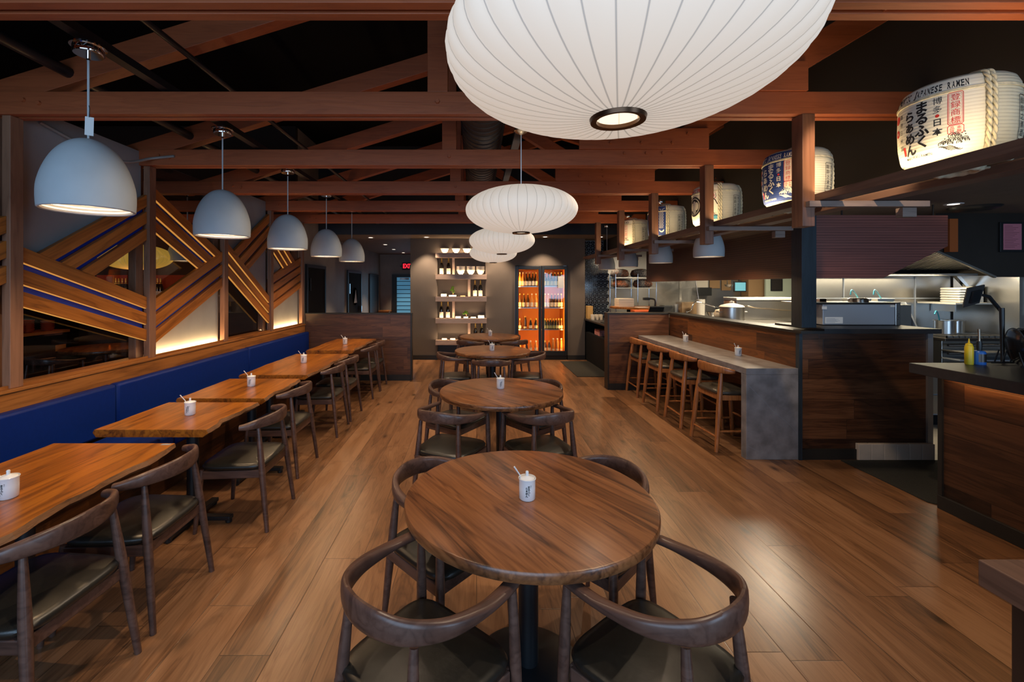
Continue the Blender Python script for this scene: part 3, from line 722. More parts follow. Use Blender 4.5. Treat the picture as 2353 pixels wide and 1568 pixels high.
def jar(x, y, z, label, rz=0.):
    j = jar0 if not jar_used else dup(jar0); jar_used.append(1)
    j.location = (x, y, z+.0005); j.rotation_euler = (0, 0, rz); j['label'] = label; j['group'] = 'condiment jars'

# ---- rectangular live-edge tables
def slab_table(i, y0, y1, xl, xr, label, jy, jx, jl, seed):
    rr = random.Random(seed)
    t = thing('live_edge_table', label, 'table', ((xl+xr)/2, (y0+y1)/2, 0), 0, 'rectangular tables along the bench')
    cx, cy = (xl+xr)/2, (y0+y1)/2; n = 26
    ph = [rr.uniform(0, 6) for _ in range(4)]
    wav = lambda u: .012*math.sin(u*5+ph[0])+.008*math.sin(u*10+ph[1])+.004*math.sin(u*21+ph[2])
    top = []; mid = []; bot = []
    for k in range(n+1):
        y = lerp(y0, y1, k/n)-cy; x = xr-cx+wav(y*1.4+k*.02); w2 = .004+.012*abs(math.sin(y*5+ph[3]))
        top.append((x-w2, y)); mid.append((x, y)); bot.append((x-.035, y))
    L = []
    for k in range(n+1):
        y = lerp(y1, y0, k/n)-cy; L.append((xl-cx+.5*wav(y*1.1+3), y))
    tp = [(x, y, .75) for x, y in top]+[(x+.01, y, .75) for x, y in L]
    md = [(x, y, .728) for x, y in mid]+[(x, y, .73) for x, y in L]
    bt = [(x, y, .703) for x, y in bot]+[(x+.02, y, .703) for x, y in L]
    m = MB(); N_ = len(tp); m.add(tp+md+bt, []); b0 = 0
    m.f.append(tuple(range(N_))); m.m.append(0); m.f.append(tuple(range(2*N_, 3*N_))[::-1]); m.m.append(0)
    for k in range(N_):
        j = (k+1) % N_
        live = k < n
        m.f.append((k, j, j+N_, k+N_)); m.m.append(1 if live else 0); m.f.append((k+N_, j+N_, j+2*N_, k+2*N_)); m.m.append(1 if live else 0)
    obj('tabletop', m, [M['slab'], M['slabedge']], t)
    ox, al = (.06, .27) if y1-y0 < 1 else (-.2, .2)
    for py in ([0] if y1-y0 < 1 else [-.36, .36]):
        obj('column', MB().cyl((ox, py, .045), .038, .655, 20), M['black'], t, smooth=50)
        ft = MB()
        for a in (0, PI/2):
            dx, dy = math.cos(a), math.sin(a)
            ft.bar((ox-dx*al, py-dy*al, .035), (ox+dx*al, py+dy*al, .035), .055, .028)
            for s in (-1, 1): ft.cyl((ox+s*dx*(al-.02), py+s*dy*(al-.02), 0), .022, .03, 12)
        obj('foot', ft, M['black'], t, bev=.006)
        obj('mounting_plate', boxes((ox-.14, ox+.2, py-.14, py+.14, .695, .7025)), M['black'], t)
    if i == 0: obj('sticker', boxes((xr-cx-.085, xr-cx-.035, y1-cy-.03, y1-cy-.008, .7502, .7508)), M['steelblue'], t, label='small pale blue sticker')
    jar(jx, jy, .75, jl, .1)
    return t
slab_table(0, 1.22, 2.56, -2.43, -1.70, 'live-edge walnut table nearest the camera, with a small sticker on its corner', 1.905, -1.99, 'white condiment jar on the live-edge table nearest the camera, cut by the picture edge', 11)
slab_table(1, 2.80, 3.46, -2.39, -1.69, 'small live-edge walnut table, second along the bench, one pulled-out chair at it', 3.13, -2.0, 'white condiment jar on the second live-edge table along the bench', 5)
slab_table(2, 3.58, 4.34, -2.40, -1.69, 'live-edge walnut table, third along the bench, one chair at it', 4.02, -2.02, 'white condiment jar on the third live-edge table along the bench', 23)
slab_table(3, 4.52, 5.92, -2.40, -1.68, 'longer live-edge walnut table, fourth along the bench, two chairs at it', 5.24, -2.02, 'white condiment jar on the fourth live-edge table along the bench', 41)
slab_table(4, 6.24, 7.6, -2.38, -1.71, 'live-edge walnut table farthest along the bench, against the booth end panel', 6.92, -2.03, 'white condiment jar on the farthest live-edge table by the booth end panel', 59)

e0 = make_elbow('elbow_chair', 'x', 'chair', .45, .715, M['chair'])
for i, (y, x, ang, lb) in enumerate([(1.79, -1.775, 3.10, 'dark walnut elbow chair nearest the camera on the left, cut off by the picture edge'),
    (2.357, -1.775, 3.14, 'dark walnut elbow chair at the far half of the nearest live-edge table'),
    (3.23, -1.655, 3.17, 'dark walnut elbow chair pulled out from the small second live-edge table, olive seat showing'),
    (4.07, -1.775, 3.14, 'dark walnut elbow chair at the third live-edge table along the bench'),
    (5.1, -1.765, 3.16, 'dark walnut elbow chair at the near half of the fourth live-edge table'),
    (5.68, -1.765, 3.12, 'dark walnut elbow chair at the far half of the fourth live-edge table'),
    (6.75, -1.75, 3.14, 'dark walnut elbow chair at the near half of the farthest live-edge table'),
    (7.27, -1.75, 3.14, 'dark walnut elbow chair closest to the booth end panel, at the farthest live-edge table')]):
    c = e0 if i == 0 else dup(e0)
    c.location = (x, y, 0); c.rotation_euler = (0, 0, ang-PI/2); c['label'] = lb; c['group'] = 'elbow chairs along the bench'

# ---- round tables and their chairs
def make_round_table():
    t = thing('round_table', 'x', 'table')
    pr = [(.0001, .703), (.505, .703), (.524, .709), (.528, .718), (.528, .742), (.524, .748), (.518, .75), (.0001, .75)]
    obj('tabletop', MB().lathe(pr, 72), M['round'], t, smooth=35)
    obj('column', MB().cyl((0, 0, .03), .043, .665, 24), M['black'], t, smooth=50)
    obj('base', MB().lathe([(.0001, .0), (.235, .0), (.235, .012), (.22, .02), (.07, .035), (.0001, .036)], 40), M['black'], t, smooth=30)
    obj('mounting_plate', MB().cyl((0, 0, .695), .18, .0075, 24), M['black'], t)
    return t
rt0 = make_round_table()
RT = [(.223, 1.93, 'nearest the camera'), (.212, 3.87, 'second in the middle row'), (.224, 6.27, 'third in the middle row'), (.23, 8.02, 'farthest, before the glass-door cooler')]
for i, (x, y, wh) in enumerate(RT):
    t = rt0 if i == 0 else dup(rt0)
    t.location = (x, y, 0); t.rotation_euler = (0, 0, (.55, .75, -1.2, .3)[i]); t['label'] = 'round walnut table on a black pedestal, '+wh; t['group'] = 'round tables in the middle row'
jar(.214, 1.895, .75, 'white condiment jar with a leaning spoon on the round table nearest the camera')
jar(.21, 3.93, .75, 'white condiment jar on the second round table of the middle row', .1)
jar(.215, 6.22, .75, 'white condiment jar on the third round table of the middle row', .2)
jar(.245, 8.05, .75, 'white condiment jar on the farthest round table before the cooler', .1)
rc0 = make_round_chair(); n_ = 0
NEAR = ['the round table nearest the camera', 'the second round table', 'the third round table', 'the farthest round table']
SEATS = [  # table, chair x, y, facing vector, which
    (0, -.185, 1.455, (.66, .755), 'front left of'), (0, .60, 1.455, (-.62, .785), 'front right of'), (0, -.16, 2.16, (.75, -.66), 'tucked in behind the left of'), (0, .58, 2.18, (-.75, -.66), 'tucked in behind the right of'),
    (1, -.205, 3.40, (.42, .9), 'front left of'), (1, .49, 3.38, (-.38, .92), 'front right of'), (1, -.2, 4.15, (.8, -.55), 'behind the left of'), (1, .55, 4.15, (-.8, -.6), 'behind the right of'),
    (2, -.30, 6.08, (.98, .15), 'left of'), (2, .70, 6.1, (-.98, .12), 'right of'), (2, .19, 5.66, (.05, 1), 'with its back to the camera at'),
    (3, -.1, 7.60, (.5, .86), 'front left of'), (3, .63, 7.62, (-.6, .8), 'front right of'), (3, -.1, 8.2, (.9, -.3), 'tucked in behind the left of'), (3, .56, 8.2, (-.9, -.3), 'tucked in behind the right of')]
for k, x, y, (dx, dy), wh in SEATS:
    c = rc0 if n_ == 0 else dup(rc0)
    n_ += 1; c.location = (x, y, 0); c.rotation_euler = (0, 0, face(dx, dy)); c['label'] = 'dark round-backed armchair, '+wh+' '+NEAR[k]; c['group'] = 'armchairs at the round tables'

# ---- stone counter and stools
s = thing('stone_counter', 'grey stone waterfall counter fixed along the walnut bar wall with two white jars on it', 'counter')
obj('countertop', boxes((2.558, 3.055, 4.2505, 7.09, .806, .866)), M['granite'], s, bev=.003)
obj('waterfall_panel', boxes((2.558, 3.055, 4.25, 4.335, 0, .8055)), M['granite'], s, bev=.003)
vn = MB()
def vein(pts, w_):
    for (x0, z0), (x1, z1) in zip(pts, pts[1:]): vn.add([(x0, 4.2493, z0), (x1, 4.2493, z1), (x1, 4.2493, z1+w_), (x0, 4.2493, z0+w_)], [(0, 1, 2, 3)])
vein([(2.575, .71), (2.66, .62), (2.72, .56), (2.8, .47), (2.9, .39), (2.97, .33), (3.04, .25)], .0018); vein([(2.57, .13), (2.63, .1), (2.68, .075)], .0015)
obj('veins', vn, M['grout'], s)
jar(2.93, 6.28, .866, 'white condiment jar on the stone counter, the farther of two'); jar(2.93, 5.02, .866, 'white condiment jar on the stone counter, the nearer of two')
st0 = make_elbow('bar_stool', 'x', 'stool', .60, .808, M['stool'], True, g=1.3)
for i, (y, lb) in enumerate([(4.69, 'nearest the grey stone end panel'), (5.40, 'second from the stone end panel'), (6.12, 'third from the stone end panel'), (6.83, 'farthest, by the walnut end wall')]):
    c = st0 if i == 0 else dup(st0)
    c.location = (2.61, y, 0); c.rotation_euler = (0, 0, -PI/2+(.05, -.03, .02, 0)[i]); c['label'] = 'orange-brown teak stool with dark seat at the stone counter, '+lb; c['group'] = 'stools at the stone counter'

# ---- pendants
def make_pendant(R, H, cord):
    t = thing('dome_pendant', 'x', 'lamp')
    pr = []; n = 22
    for k in range(n+1):
        u = k/n; a = u*PI/2                          # from the top down
        pr.append((max(R*math.sin(a)**.93*(1-.05*max(0, u-.8)/.2), .0001), H*math.cos(a)))
    q = [(max(r-.012, .0001), max(z-.012, .004)) for r, z in pr]
    rib = []
    for k, (r, z) in enumerate(q[::-1]): rib.append((r, z))
    obj('shade', MB().lathe(pr+[(pr[-1][0]-.006, -.004), (pr[-1][0]-.012, .0)], 48), M['shade'], t, smooth=40)
    inn = []
    zz = .0
    while zz < H*.75:
        u = math.acos(min(1, zz/H))*2/PI; r = R*math.sin(u*PI/2)**.93*(1-.05*max(0, u-.8)/.2)-.0135
        inn += [(r, zz), (r-.006, zz+.009)]; zz += .018
    inn.append((.0001, H*.85)); obj('reflector', MB().lathe(inn, 48), M['shadein'], t, smooth=30)
    bl_ = obj('bulb', MB().lathe([(.0001, .07), (.035, .075), (.05, .1), (.05, .13), (.03, .17), (.0001, .2)], 20), M['bulbglow'], t, smooth=50)
    obj('bulb_cap', MB().lathe([(.0001, .045), (.028, .048), (.045, .065), (.046, .08), (.0001, .08)], 20), M['bronze'], bl_, smooth=50)
    obj('cord', MB().tube([(0, 0, H-.005), (0, 0, H+cord)], .0055, 8), M['shade'], t, smooth=60)
    obj('canopy', MB().lathe([(.0001, H+cord-.03), (.009, H+cord-.03), (.009, H+cord), (.062, H+cord), (.066, H+cord+.006), (.066, H+cord+.035), (.078, H+cord+.037), (.078, H+cord+.044), (.0001, H+cord+.044)], 32), M['chrome'], t, smooth=35)
    return t
pd0 = make_pendant(.207, .365, .435)
PL = ['the biggest, white tag on its cord', 'second along the bench', 'third along the bench', 'fourth along the bench', 'farthest along the bench']
for i in range(5):
    p_ = pd0 if i == 0 else dup(pd0)
    p_.location = (-2.0, 2.31+1.22*i, 2.04); p_['label'] = 'grey dome pendant lamp over the bench tables, '+PL[i]; p_['group'] = 'dome pendants over the bench tables'
    light('SPOT', 'pendant_lamp', (-2.0, 2.31+1.22*i, 2.08), 30, (1, .66, .36), spot=math.radians(150), blend=.4, radius=.04)
    light('POINT', 'pendant_bulb', (-2.0, 2.31+1.22*i, 2.23), 7, (1, .8, .55), radius=.045)
tg = MB().add([(.004, -.012, .44), (.034, -.004, .435), (.036, -.004, .53), (.006, -.012, .535)], [(0, 1, 2, 3)]); tg.prism([(.004, -.0121, .44), (.034, -.0041, .435), (.036, -.0041, .53), (.006, -.0121, .535)], (0, .0006, 0))
for v in range(len(tg.v)): x, y, z = tg.v[v]; tg.v[v] = (x*1.3-.015, y, z-.055)
tgo = obj('paper_tag', tg, M['paper'], pd0, label='white paper tag')
obj('tag_string', MB().tube([(.012, -.01, .475), (.014, -.008, .52), (.0, .0, .545)], .0015, 6), M['black'], pd0)
pd1 = make_pendant(.168, .33, .52)
for i, (x, y, z, lb) in enumerate([(2.64, 5.1, 1.98, 'nearest the black column'), (2.65, 6.45, 1.98, 'second from the black column'), (2.64, 7.8, 1.98, 'third from the black column'), (2.64, 9.08, 1.98, 'farthest, in front of the tiled wall')]):
    p_ = pd1 if i == 0 else dup(pd1)
    p_.location = (x, y, z); p_['label'] = 'small grey dome pendant lamp over the stone counter, '+lb; p_['group'] = 'dome pendants over the stone counter'
    light('SPOT', 'pendant_lamp', (x, y, z+.03), 30, (1, .66, .36), spot=math.radians(150), blend=.4, radius=.04)
    light('POINT', 'pendant_bulb', (x, y, z+.17), 3.5, (1, .8, .55), radius=.045)

# ---- saucer lanterns
def make_lantern():
    t = thing('saucer_lantern', 'x', 'lamp'); R, H = .452, .185; n = 40
    pr = []
    K = 30
    for k in range(K+1):
        a = lerp(-PI/2, PI/2, k/K); r = R*math.cos(a)**.9 if abs(a) < PI/2-1e-6 else 0
        pr.append((max(r, 0), H*math.sin(a)))
    pr = [(r, z) for r, z in pr if r > .066]; pr = [(.066, -H*.985)]+pr+[(.066, H*.985)]
    md = lambda a, z: 1-.022*(1-abs(math.sin(a*20)))*max(0, 1-(abs(z)/H)**2)
    m = MB().lathe(pr, 240, mod=lambda a, z: 1+.012*(abs(math.sin(a*20))-.6)*(1-(z/H)**2))
    obj('shade', m, M['lantern'], t, smooth=60)
    obj('opening_ring', MB().lathe([(.055, -H-.006), (.07, -H-.008), (.073, -H+.002), (.07, -H+.006), (.055, -H+.004), (.055, -H-.006)], 40), M['bronze'], t, smooth=40)
    bh_ = obj('bulb_holder', MB().lathe([(.0001, .0), (.018, .0), (.018, .16), (.0001, .16)], 16), M['brass'], t)
    obj('bulb', MB().lathe([(.0001, -.09), (.03, -.08), (.042, -.05), (.03, -.01), (.018, .0)], 20), M['bulbglow'], bh_, smooth=60)
    obj('inner_frame', MB().tube([(-.055, 0, -H), (-.05, 0, .1)], .003, 6).tube([(.055, 0, -H), (.05, 0, .1)], .003, 6), M['brass'], t)
    obj('top_ring', MB().lathe([(.045, H-.01), (.075, H-.012), (.075, H+.004), (.045, H+.002), (.045, H-.01)], 32), M['bronze'], t, smooth=40)
    obj('cord', MB().tube([(0, 0, .16), (0, 0, .62)], .005, 8), M['white'], t, smooth=60)
    obj('canopy', MB().lathe([(.0001, .615), (.006, .612), (.05, .635), (.058, .645), (.055, .66), (.0001, .66)], 28), M['brass'], t, smooth=40)
    obj('junction_box', boxes((-.045, .045, -.045, .045, .66, .70)), M['black'], t)
    return t
l0 = make_lantern()
for i, (x, y, z, lb) in enumerate([(.372, 1.18, 2.275, 'huge in view, nearest the camera, cut by the top edge'), (.364, 3.66, 2.268, 'second of the row, hanging whole in mid view'), (.35, 6.2, 2.275, 'third of the row, partly behind the second'), (.32, 8.6, 2.28, 'farthest of the row, before the display shelves')]):
    l = l0 if i == 0 else dup(l0)
    l.location = (x, y, z); l['label'] = 'white ribbed saucer lantern, '+lb; l['group'] = 'saucer lanterns over the middle row'
    light('POINT', 'lantern_bulb', (x, y, z-.04), 5, (1, .82, .6), radius=.045)

# ---- front counter on the right, table corner
h = thing('host_counter', 'dark walnut counter with a thick black stone top standing at right beside the kitchen entrance', 'counter')
obj('front_panel', boxes((3.44, 3.56, .0, 3.3, .1, .998)), M['walnut_dark'], h)
obj('end_panel', boxes((3.56, 4.6, 3.2, 3.3, .1, .998)), M['walnut_x'], h)
obj('corner_trim', boxes((3.425, 3.5, 3.3, 3.33, .1, .998)), M['blacktrim'], h)
obj('plinth', boxes((3.42, 4.6, .0, 3.33, 0, .0995)), M['blacktrim'], h, bev=.003)
obj('countertop', boxes((3.24, 4.7, -.1, 3.36, 1.0, 1.073)), M['stoneblack'], h, bev=.004)
tag(obj('led_strip', boxes((3.40, 3.415, .1, 3.2, .992, .999)), M['led']), 'thin warm light strip tucked under the black stone top of the front counter', 'light strip')
light('AREA', 'counter_light', (3.39, 1.7, .985), 4, (1, .5, .16), (0, math.radians(-35), 0), .03, 3.1)
h = thing('service_table', 'corner of a thick dark wooden table on a square metal leg at the lower right', 'table', (1.65, 1.476, 0))
obj('tabletop', boxes((0, 1.3, -1.2, 0, .665, .75)), M['rail'], h, bev=.004)
obj('leg', boxes((.05, .13, -.16, -.05, 0, .664)), M['steeldark'], h, bev=.004)
obj('side_panel', boxes((.24, .27, -1.1, -.12, .05, .664)), M['blacktrim'], h)
# ---- floor mats
mm = MB().prism([(3.43, 4.22, .001), (4.6, 4.22, .001), (4.6, 3.37, .001), (3.47, 3.37, .001), (3.43, 3.41, .001)], (0, 0, .008))
tag(obj('floor_mat', mm, M['mat']), 'black ribbed floor mat at the kitchen entrance beside the front counter', 'mat')
tag(obj('floor_mat', boxes((1.82, 2.5, 8.1, 9.75, .001, .009)), M['mat']), 'dark floor mat before the prep bar, near the glass-door cooler', 'mat')

# ============================================================ SAKE BARRELS
BH = .405
_prof = [(.0, .16), (.012, .18), (.045, .202), (.12, .213), (.21, .216), (.3, .214), (.355, .208), (.387, .195), (.401, .177), (.405, .155)]
def brad(z):
    for (z0, r0), (z1, r1) in zip(_prof, _prof[1:]):
        if z <= z1: return lerp(r0, r1, max(0, (z-z0)/(z1-z0)))
    return _prof[-1][1]
def make_barrel(kind, label, loc):
    t = thing('sake_barrel', label, 'barrel', loc, 0, 'sake barrels on the rail')
    R = math.radians
    m = MB(); m.lathe([(.0001, 0)]+[(r, z) for z, r in _prof]+[(.0001, BH)], 64); obj('body', m, M['straw'], t, smooth=45)
    a0, a1 = R(118), R(247); wz = [z for z in [.03+.0119*k for k in range(31)]]
    navy = kind in (2, 4)
    wr = obj('printed_wrap', MB().lathe([(brad(z)+.0022, z) for z in wz], 60, (0, 0, 0), a0, a1), M['strawnavy' if navy else 'strawcream'], t, smooth=45)
    if navy or kind == 3: pass
    # ropes
    hoop = MB()
    for dz in (0, .007): hoop.tube([((brad(.322+dz)+.004)*math.cos(2*PI*k/48), (brad(.322+dz)+.004)*math.sin(2*PI*k/48), .322+dz) for k in range(48)], .0042, 6, loop=True)
    obj('hoop_rope', hoop, M['rope'], t, smooth=60)
    def twist(ang, off):
        base = [(brad(z)+.011, z) for z in [.0+.01*k for k in range(41)]]+[(.11, .42), (.05, .422), (.0, .422)]
        base = [(.06, -.012), (.13, -.01)]+base
        pts = [Vector((r*math.cos(ang)-off*math.sin(ang), r*math.sin(ang)+off*math.cos(ang), z)) for r, z in base]
        L = 0; mm = MB(); S_ = [[], []]
        for i, p in enumerate(pts):
            if i: L += (p-pts[i-1]).length
            th = L/.034*2*PI*.5; tg_ = Vector((-math.sin(ang), math.cos(ang), 0)); nr = Vector((math.cos(ang), math.sin(ang), .2)).normalized()
            for q in (0, 1): S_[q].append(p+(tg_*math.cos(th+q*PI)+nr*math.sin(th+q*PI))*.0045)
        for q in (0, 1): mm.tube(cr(S_[q], 3), .0062, 7)
        return mm
    for a in (252, 342, 72):
        rp = MB()
        for off in (-.0098, .0098): rp.join(twist(R(a), off))
        obj('rope', rp, M['rope'], t, smooth=60)
    obj('bottom_knot', MB().tube([(.062*math.cos(k*PI/10), .085*math.sin(k*PI/10), -.012) for k in range(20)], [.02+.004*(k % 2) for k in range(20)], 8, loop=True), M['rope'], t, smooth=60)
    obj('top_knot', MB().tube([(.05*math.cos(k*PI/8), .05*math.sin(k*PI/8), .427) for k in range(16)], .014, 8, loop=True), M['rope'], t, smooth=60)
    # lettering
    rad = lambda z: brad(z)+.0034
    ink = MB(); red = MB(); pale = MB()
    A = lambda d: R(d)
    def col(mb, s, ang, z, size, step, bold=.0):
        for j, ch in enumerate(s): text_cyl(mb, ch, size, A(ang), z-j*step, rad, bold)
    def waves(mb, ang, z, sc, wd=.0026):
        s0 = A(ang)*.216; rr = random.Random(3)
        def arc(cx, cz, r, b0, b1, n=9): ribbon_cyl(mb, [(s0+sc*(cx+r*math.cos(lerp(b0, b1, k/n))), z+sc*(cz+r*math.sin(lerp(b0, b1, k/n)))) for k in range(n+1)], wd, rad)
        for cx, cz, r in [(-.8, .25, .22), (-.62, .4, .18), (-.45, .28, .2), (-.25, .45, .2), (.0, .55, .25), (.05, .95, .3), (.3, 1.0, .25), (.5, .8, .22), (.62, .55, .2), (.35, .45, .24), (.8, .4, .2), (1.0, .5, .22), (1.15, .3, .16), (-.1, .2, .2), (.55, .2, .2)]:
            arc(cx, cz, r, -.3, 3.6); arc(cx+.04, cz-.02, r*.5, -.6, 3.2)
        for k in range(6):
            x0 = -1.+k*.18; ribbon_cyl(mb, [(s0+sc*(x0+q*.13+.1*k*0), z+sc*(-.02-.09*k+.05*math.sin(q*1.1+k))) for q in range(8)], wd, rad)
        for cx, cz in [(.75, 1.1), (1.0, .95), (-.5, .75), (.95, 1.2)]: arc(cx, cz, .03, 0, 6.3, 6)
    def frame(mb, ang, z, w_, h_, wd=.0022):
        s0 = A(ang)*.216; c_ = .006
        p = [(-w_/2+c_, h_/2), (w_/2-c_, h_/2), (w_/2, h_/2-c_), (w_/2, -h_/2+c_), (w_/2-c_, -h_/2), (-w_/2+c_, -h_/2), (-w_/2, -h_/2+c_), (-w_/2, h_/2-c_), (-w_/2+c_, h_/2)]
        q = []
        for (x0, z0), (x1, z1) in zip(p, p[1:]):
            for k in range(4): q.append((s0+lerp(x0, x1, k/4), z+lerp(z0, z1, k/4)))
        ribbon_cyl(mb, q+[(s0+p[0][0], z+p[0][1])], wd, rad)
    def disc(mb, ang, z, r, r_in=0, n=28, sx=1):
        s0 = A(ang)*.216; V = []; 
        for k in range(n):
            for q in (r, r_in):
                s, zz = s0+sx*q*math.cos(2*PI*k/n), z+q*math.sin(2*PI*k/n); V.append((rad(zz)*math.cos(s/.216), rad(zz)*math.sin(s/.216), zz))
        mb.add(V, [(2*k, 2*((k+1) % n), 2*((k+1) % n)+1, 2*k+1) for k in range(n)])
    fg = pale if navy else ink
    def dot(*a):
        q = MB(); disc(q, *a); obj('printed_dot', q, M['red'], wr)
    if kind in (1, 2, 5):
        # band: one letter at a time round the drum
        sI = 'AUTHENTIC JAPANESE RAMEN'; wd = .0165
        for j, ch in enumerate(sI):
            if ch != ' ': text_cyl(fg, ch, .046, A(232-(len(sI)-1-j)*3.95), .356, rad, .0012, w=None if ch in 'I' else .0118)
        col(fg, 'まるふく', 190, .285, .062, .056, .002); col(fg, 'らぁめん', 175, .258, .058, .056, .002)
        col(fg, '博多', 206, .294, .037, .042, 0); dot(206, .222, .0075); col(fg, '日本', 206, .191, .037, .045, .0006)
        col(fg, '桑港日米国', 160, .275, .026, .04, 0)
        if navy:
            pk = MB(); 
            for zc, hh in ((.241, .15), (.142, .04)): pk.lathe([(brad(zc+hh*(k/4-.5))+.0029, zc+hh*(k/4-.5)) for k in range(5)], 6, (0, 0, 0), A(222-6.3), A(222+6.3))
            obj('seal_ground', pk, M['cream'], wr)
        frame(red, 222, .241, .05, .152); frame(red, 222, .241, .042, .144, .0012); col(red, '登録商標', 222, .294, .034, .036, 0)
        frame(red, 222, .142, .052, .04); col(red, '本醸', 225, .15, .016, .017); col(red, '品質', 219, .15, .016, .017)
        waves(fg, 218.5, .072, .045)
        text_cyl(fg, 'MARUFUKU RAMEN', .019, A(183), .05, rad, .0002, w=.125)
        sl = MB(); sl.lathe([(rad(z), z) for z in (.07, .085, .1, .115)], 4, (0, 0, 0), A(163), A(167)); obj('red_seal', sl, M['red'], wr)
        dot(150, .27, .022); dot(150, .2, .02, .008)
    if kind == 3:
        disc(ink, 181, .2, .098, .083); disc(ink, 181, .2, .074)
        for zz, r_ in ((.235, .02), (.196, .021), (.155, .027)): disc(pale, 183, zz, r_)
        for q in pale.v[:]: pass
        pale.v = [(x*1.004, y*1.004, z) for x, y, z in pale.v]
        for j, ch in enumerate('AUTHENTIC TASTE'):
            if ch != ' ': text_cyl(red, ch, .042, A(210-(14-j)*4.2), .352, rad, .001)
        col(ink, 'ふくまる', 221, .32, .06, .06, .002)
        s0 = A(235)*.216
        br = MB(); ribbon_cyl(br, [(s0-.03+q*.009, .3-.012*q+.008*math.sin(q*1.4)) for q in range(9)], .008, rad); ribbon_cyl(br, [(s0-.01, .275), (s0-.018, .31), (s0+.004, .335)], .004, rad); ribbon_cyl(br, [(s0+.012, .25), (s0+.03, .27), (s0+.026, .3)], .004, rad); obj('printed_branch', br, M['bronze'], wr)
        bl = MB()
        for q in range(16): disc(bl, 227+rnd.uniform(0, 17), rnd.uniform(.24, .34), rnd.uniform(.004, .008), 0, 8)
        obj('printed_blossom', bl, M['pink'], wr)
        sea = MB(); sea.lathe([(rad(z), z) for z in (.055, .075, .095)], 12, (0, 0, 0), A(216), A(246)); obj('printed_sea', sea, M['cyan'], wr)
        waves(ink, 234, .075, .035, .002)
    if kind == 4:
        col(pale, 'まる', 168, .355, .045, .04, .001); disc(red, 184, .265, .04, 0, 24, .6)
        for zz in (.285, .265, .245): disc(ink, 184, zz, .006, .002, 10)
        waves(pale, 190, .15, .03); disc(red, 186, .135, .013); col(pale, '麺', 188, .1, .05, .05, .001)
        s0 = A(234)*.216
        for o_ in (-.022, -.009, .004, .017):
            ribbon_cyl(pale, [(s0+o_+.0035*math.sin(q*1.6), .33-q*.0088) for q in range(25)], .0035, rad)
        ribbon_cyl(pale, [(s0-.03, .355), (s0-.008, .35), (s0-.008, .33)], .004, rad); ribbon_cyl(pale, [(s0+.012, .33), (s0+.012, .352), (s0+.036, .362)], .004, rad)
        bw = []
        for k in range(13): a = PI+PI*k/12; bw.append((s0+.03*math.cos(a), .1+.032*math.sin(a)))
        pale.add([(rad(z)*math.cos(s/.216), rad(z)*math.sin(s/.216), z) for s, z in bw], [tuple(range(13))])
    # stamp on the plain side
    stamp = MB(); sa = 297
    frame(stamp, sa, .18, .085, .2, .003); col(stamp, '醇酔之清酒', sa-5.5, .252, .032, .036, 0); col(stamp, '蔵元直詰清酒', sa+6, .255, .024, .03, 0)
    obj('stamp', stamp, M['ink'], t)
    for nm, mb, mt in (('lettering', ink, 'ink'), ('red_lettering', red, 'red'), ('pale_lettering', pale, 'cream')):
        if mb.v: obj(nm, mb, M[mt], wr)
    return t
for k, (kind, y, lb) in enumerate([(1, 2.235, 'large cream straw sake barrel nearest the camera, black Japanese script and a wave print'), (2, 3.36, 'navy blue straw sake barrel with white script behind the first hanger'),
    (3, 4.49, 'cream straw sake barrel printed with a round black crest and a blossom branch'), (4, 5.67, 'navy straw sake barrel printed with a noodle bowl and a red round seal'), (5, 6.85, 'cream straw sake barrel at the far end of the rail')]):
    make_barrel(kind, lb, (2.395, y, 2.2385))
light('AREA', 'rail_light', (2.178, 4.4, 2.2405), 30, (1, .72, .38), (PI, math.radians(14), 0), .03, 6.6)

# ============================================================ DISPLAY SHELVES ON THE REAR WALL
YS0, YS1 = 9.87, 10.118
SZ = [2.375, 1.90, 1.41, .93, .45]
sh = thing('display_shelves', 'five-tier pale wood display shelving lit from below in a niche of the rear wall', 'shelving', (-.34, 10, 0))
for z in SZ: obj('shelf', boxes((-.565, .565, YS0-10, .0-.001 if z > 2.3 else .118, z-.108, z)), M['shelfwood'], sh, bev=.003)
for k, x in enumerate((-.515, -.165, -.515, -.165)): obj('divider', boxes((x+.34-.028, x+.34+.028, .0, .117, SZ[k+1], SZ[k]-.1085)), M['shelfwood'], sh, bev=.002)
for z in SZ: light('AREA', 'shelf_light', (-.34, 9.885, z+.002), 5, (1, .68, .4), (PI-math.radians(38), 0, 0), 1.08, .012)
def make_bottle(h=.36, r=.045):
    t = thing('sake_bottle', 'x', 'bottle'); k = h/.36; q = r/.045
    pr = [(.0001, 0), (.042*q, 0), (.045*q, .006*k), (.045*q, .19*k), (.042*q, .205*k), (.022*q, .265*k), (.0145*q, .295*k), (.0135*q, .335*k), (.0001, .336*k)]
    bb_ = obj('body', MB().lathe(pr, 24), M['bottle'], t, smooth=45)
    obj('paper_label', MB().lathe([(.0456*q, .012*k), (.0456*q, .135*k)], 24), M['labelp'], bb_, smooth=45)
    obj('foil_cap', MB().lathe([(.0165*q, .285*k), (.0155*q, .355*k), (.013*q, .36*k), (.0001, .36*k)], 16), M['gold'], t, smooth=45)
    obj('neck_label', MB().lathe([(.0235*q, .262*k), (.0175*q, .283*k)], 16), M['gold'], bb_, smooth=45)
    return t
b0 = None
TIER = ['top', 'second', 'third', 'fourth', 'lowest']
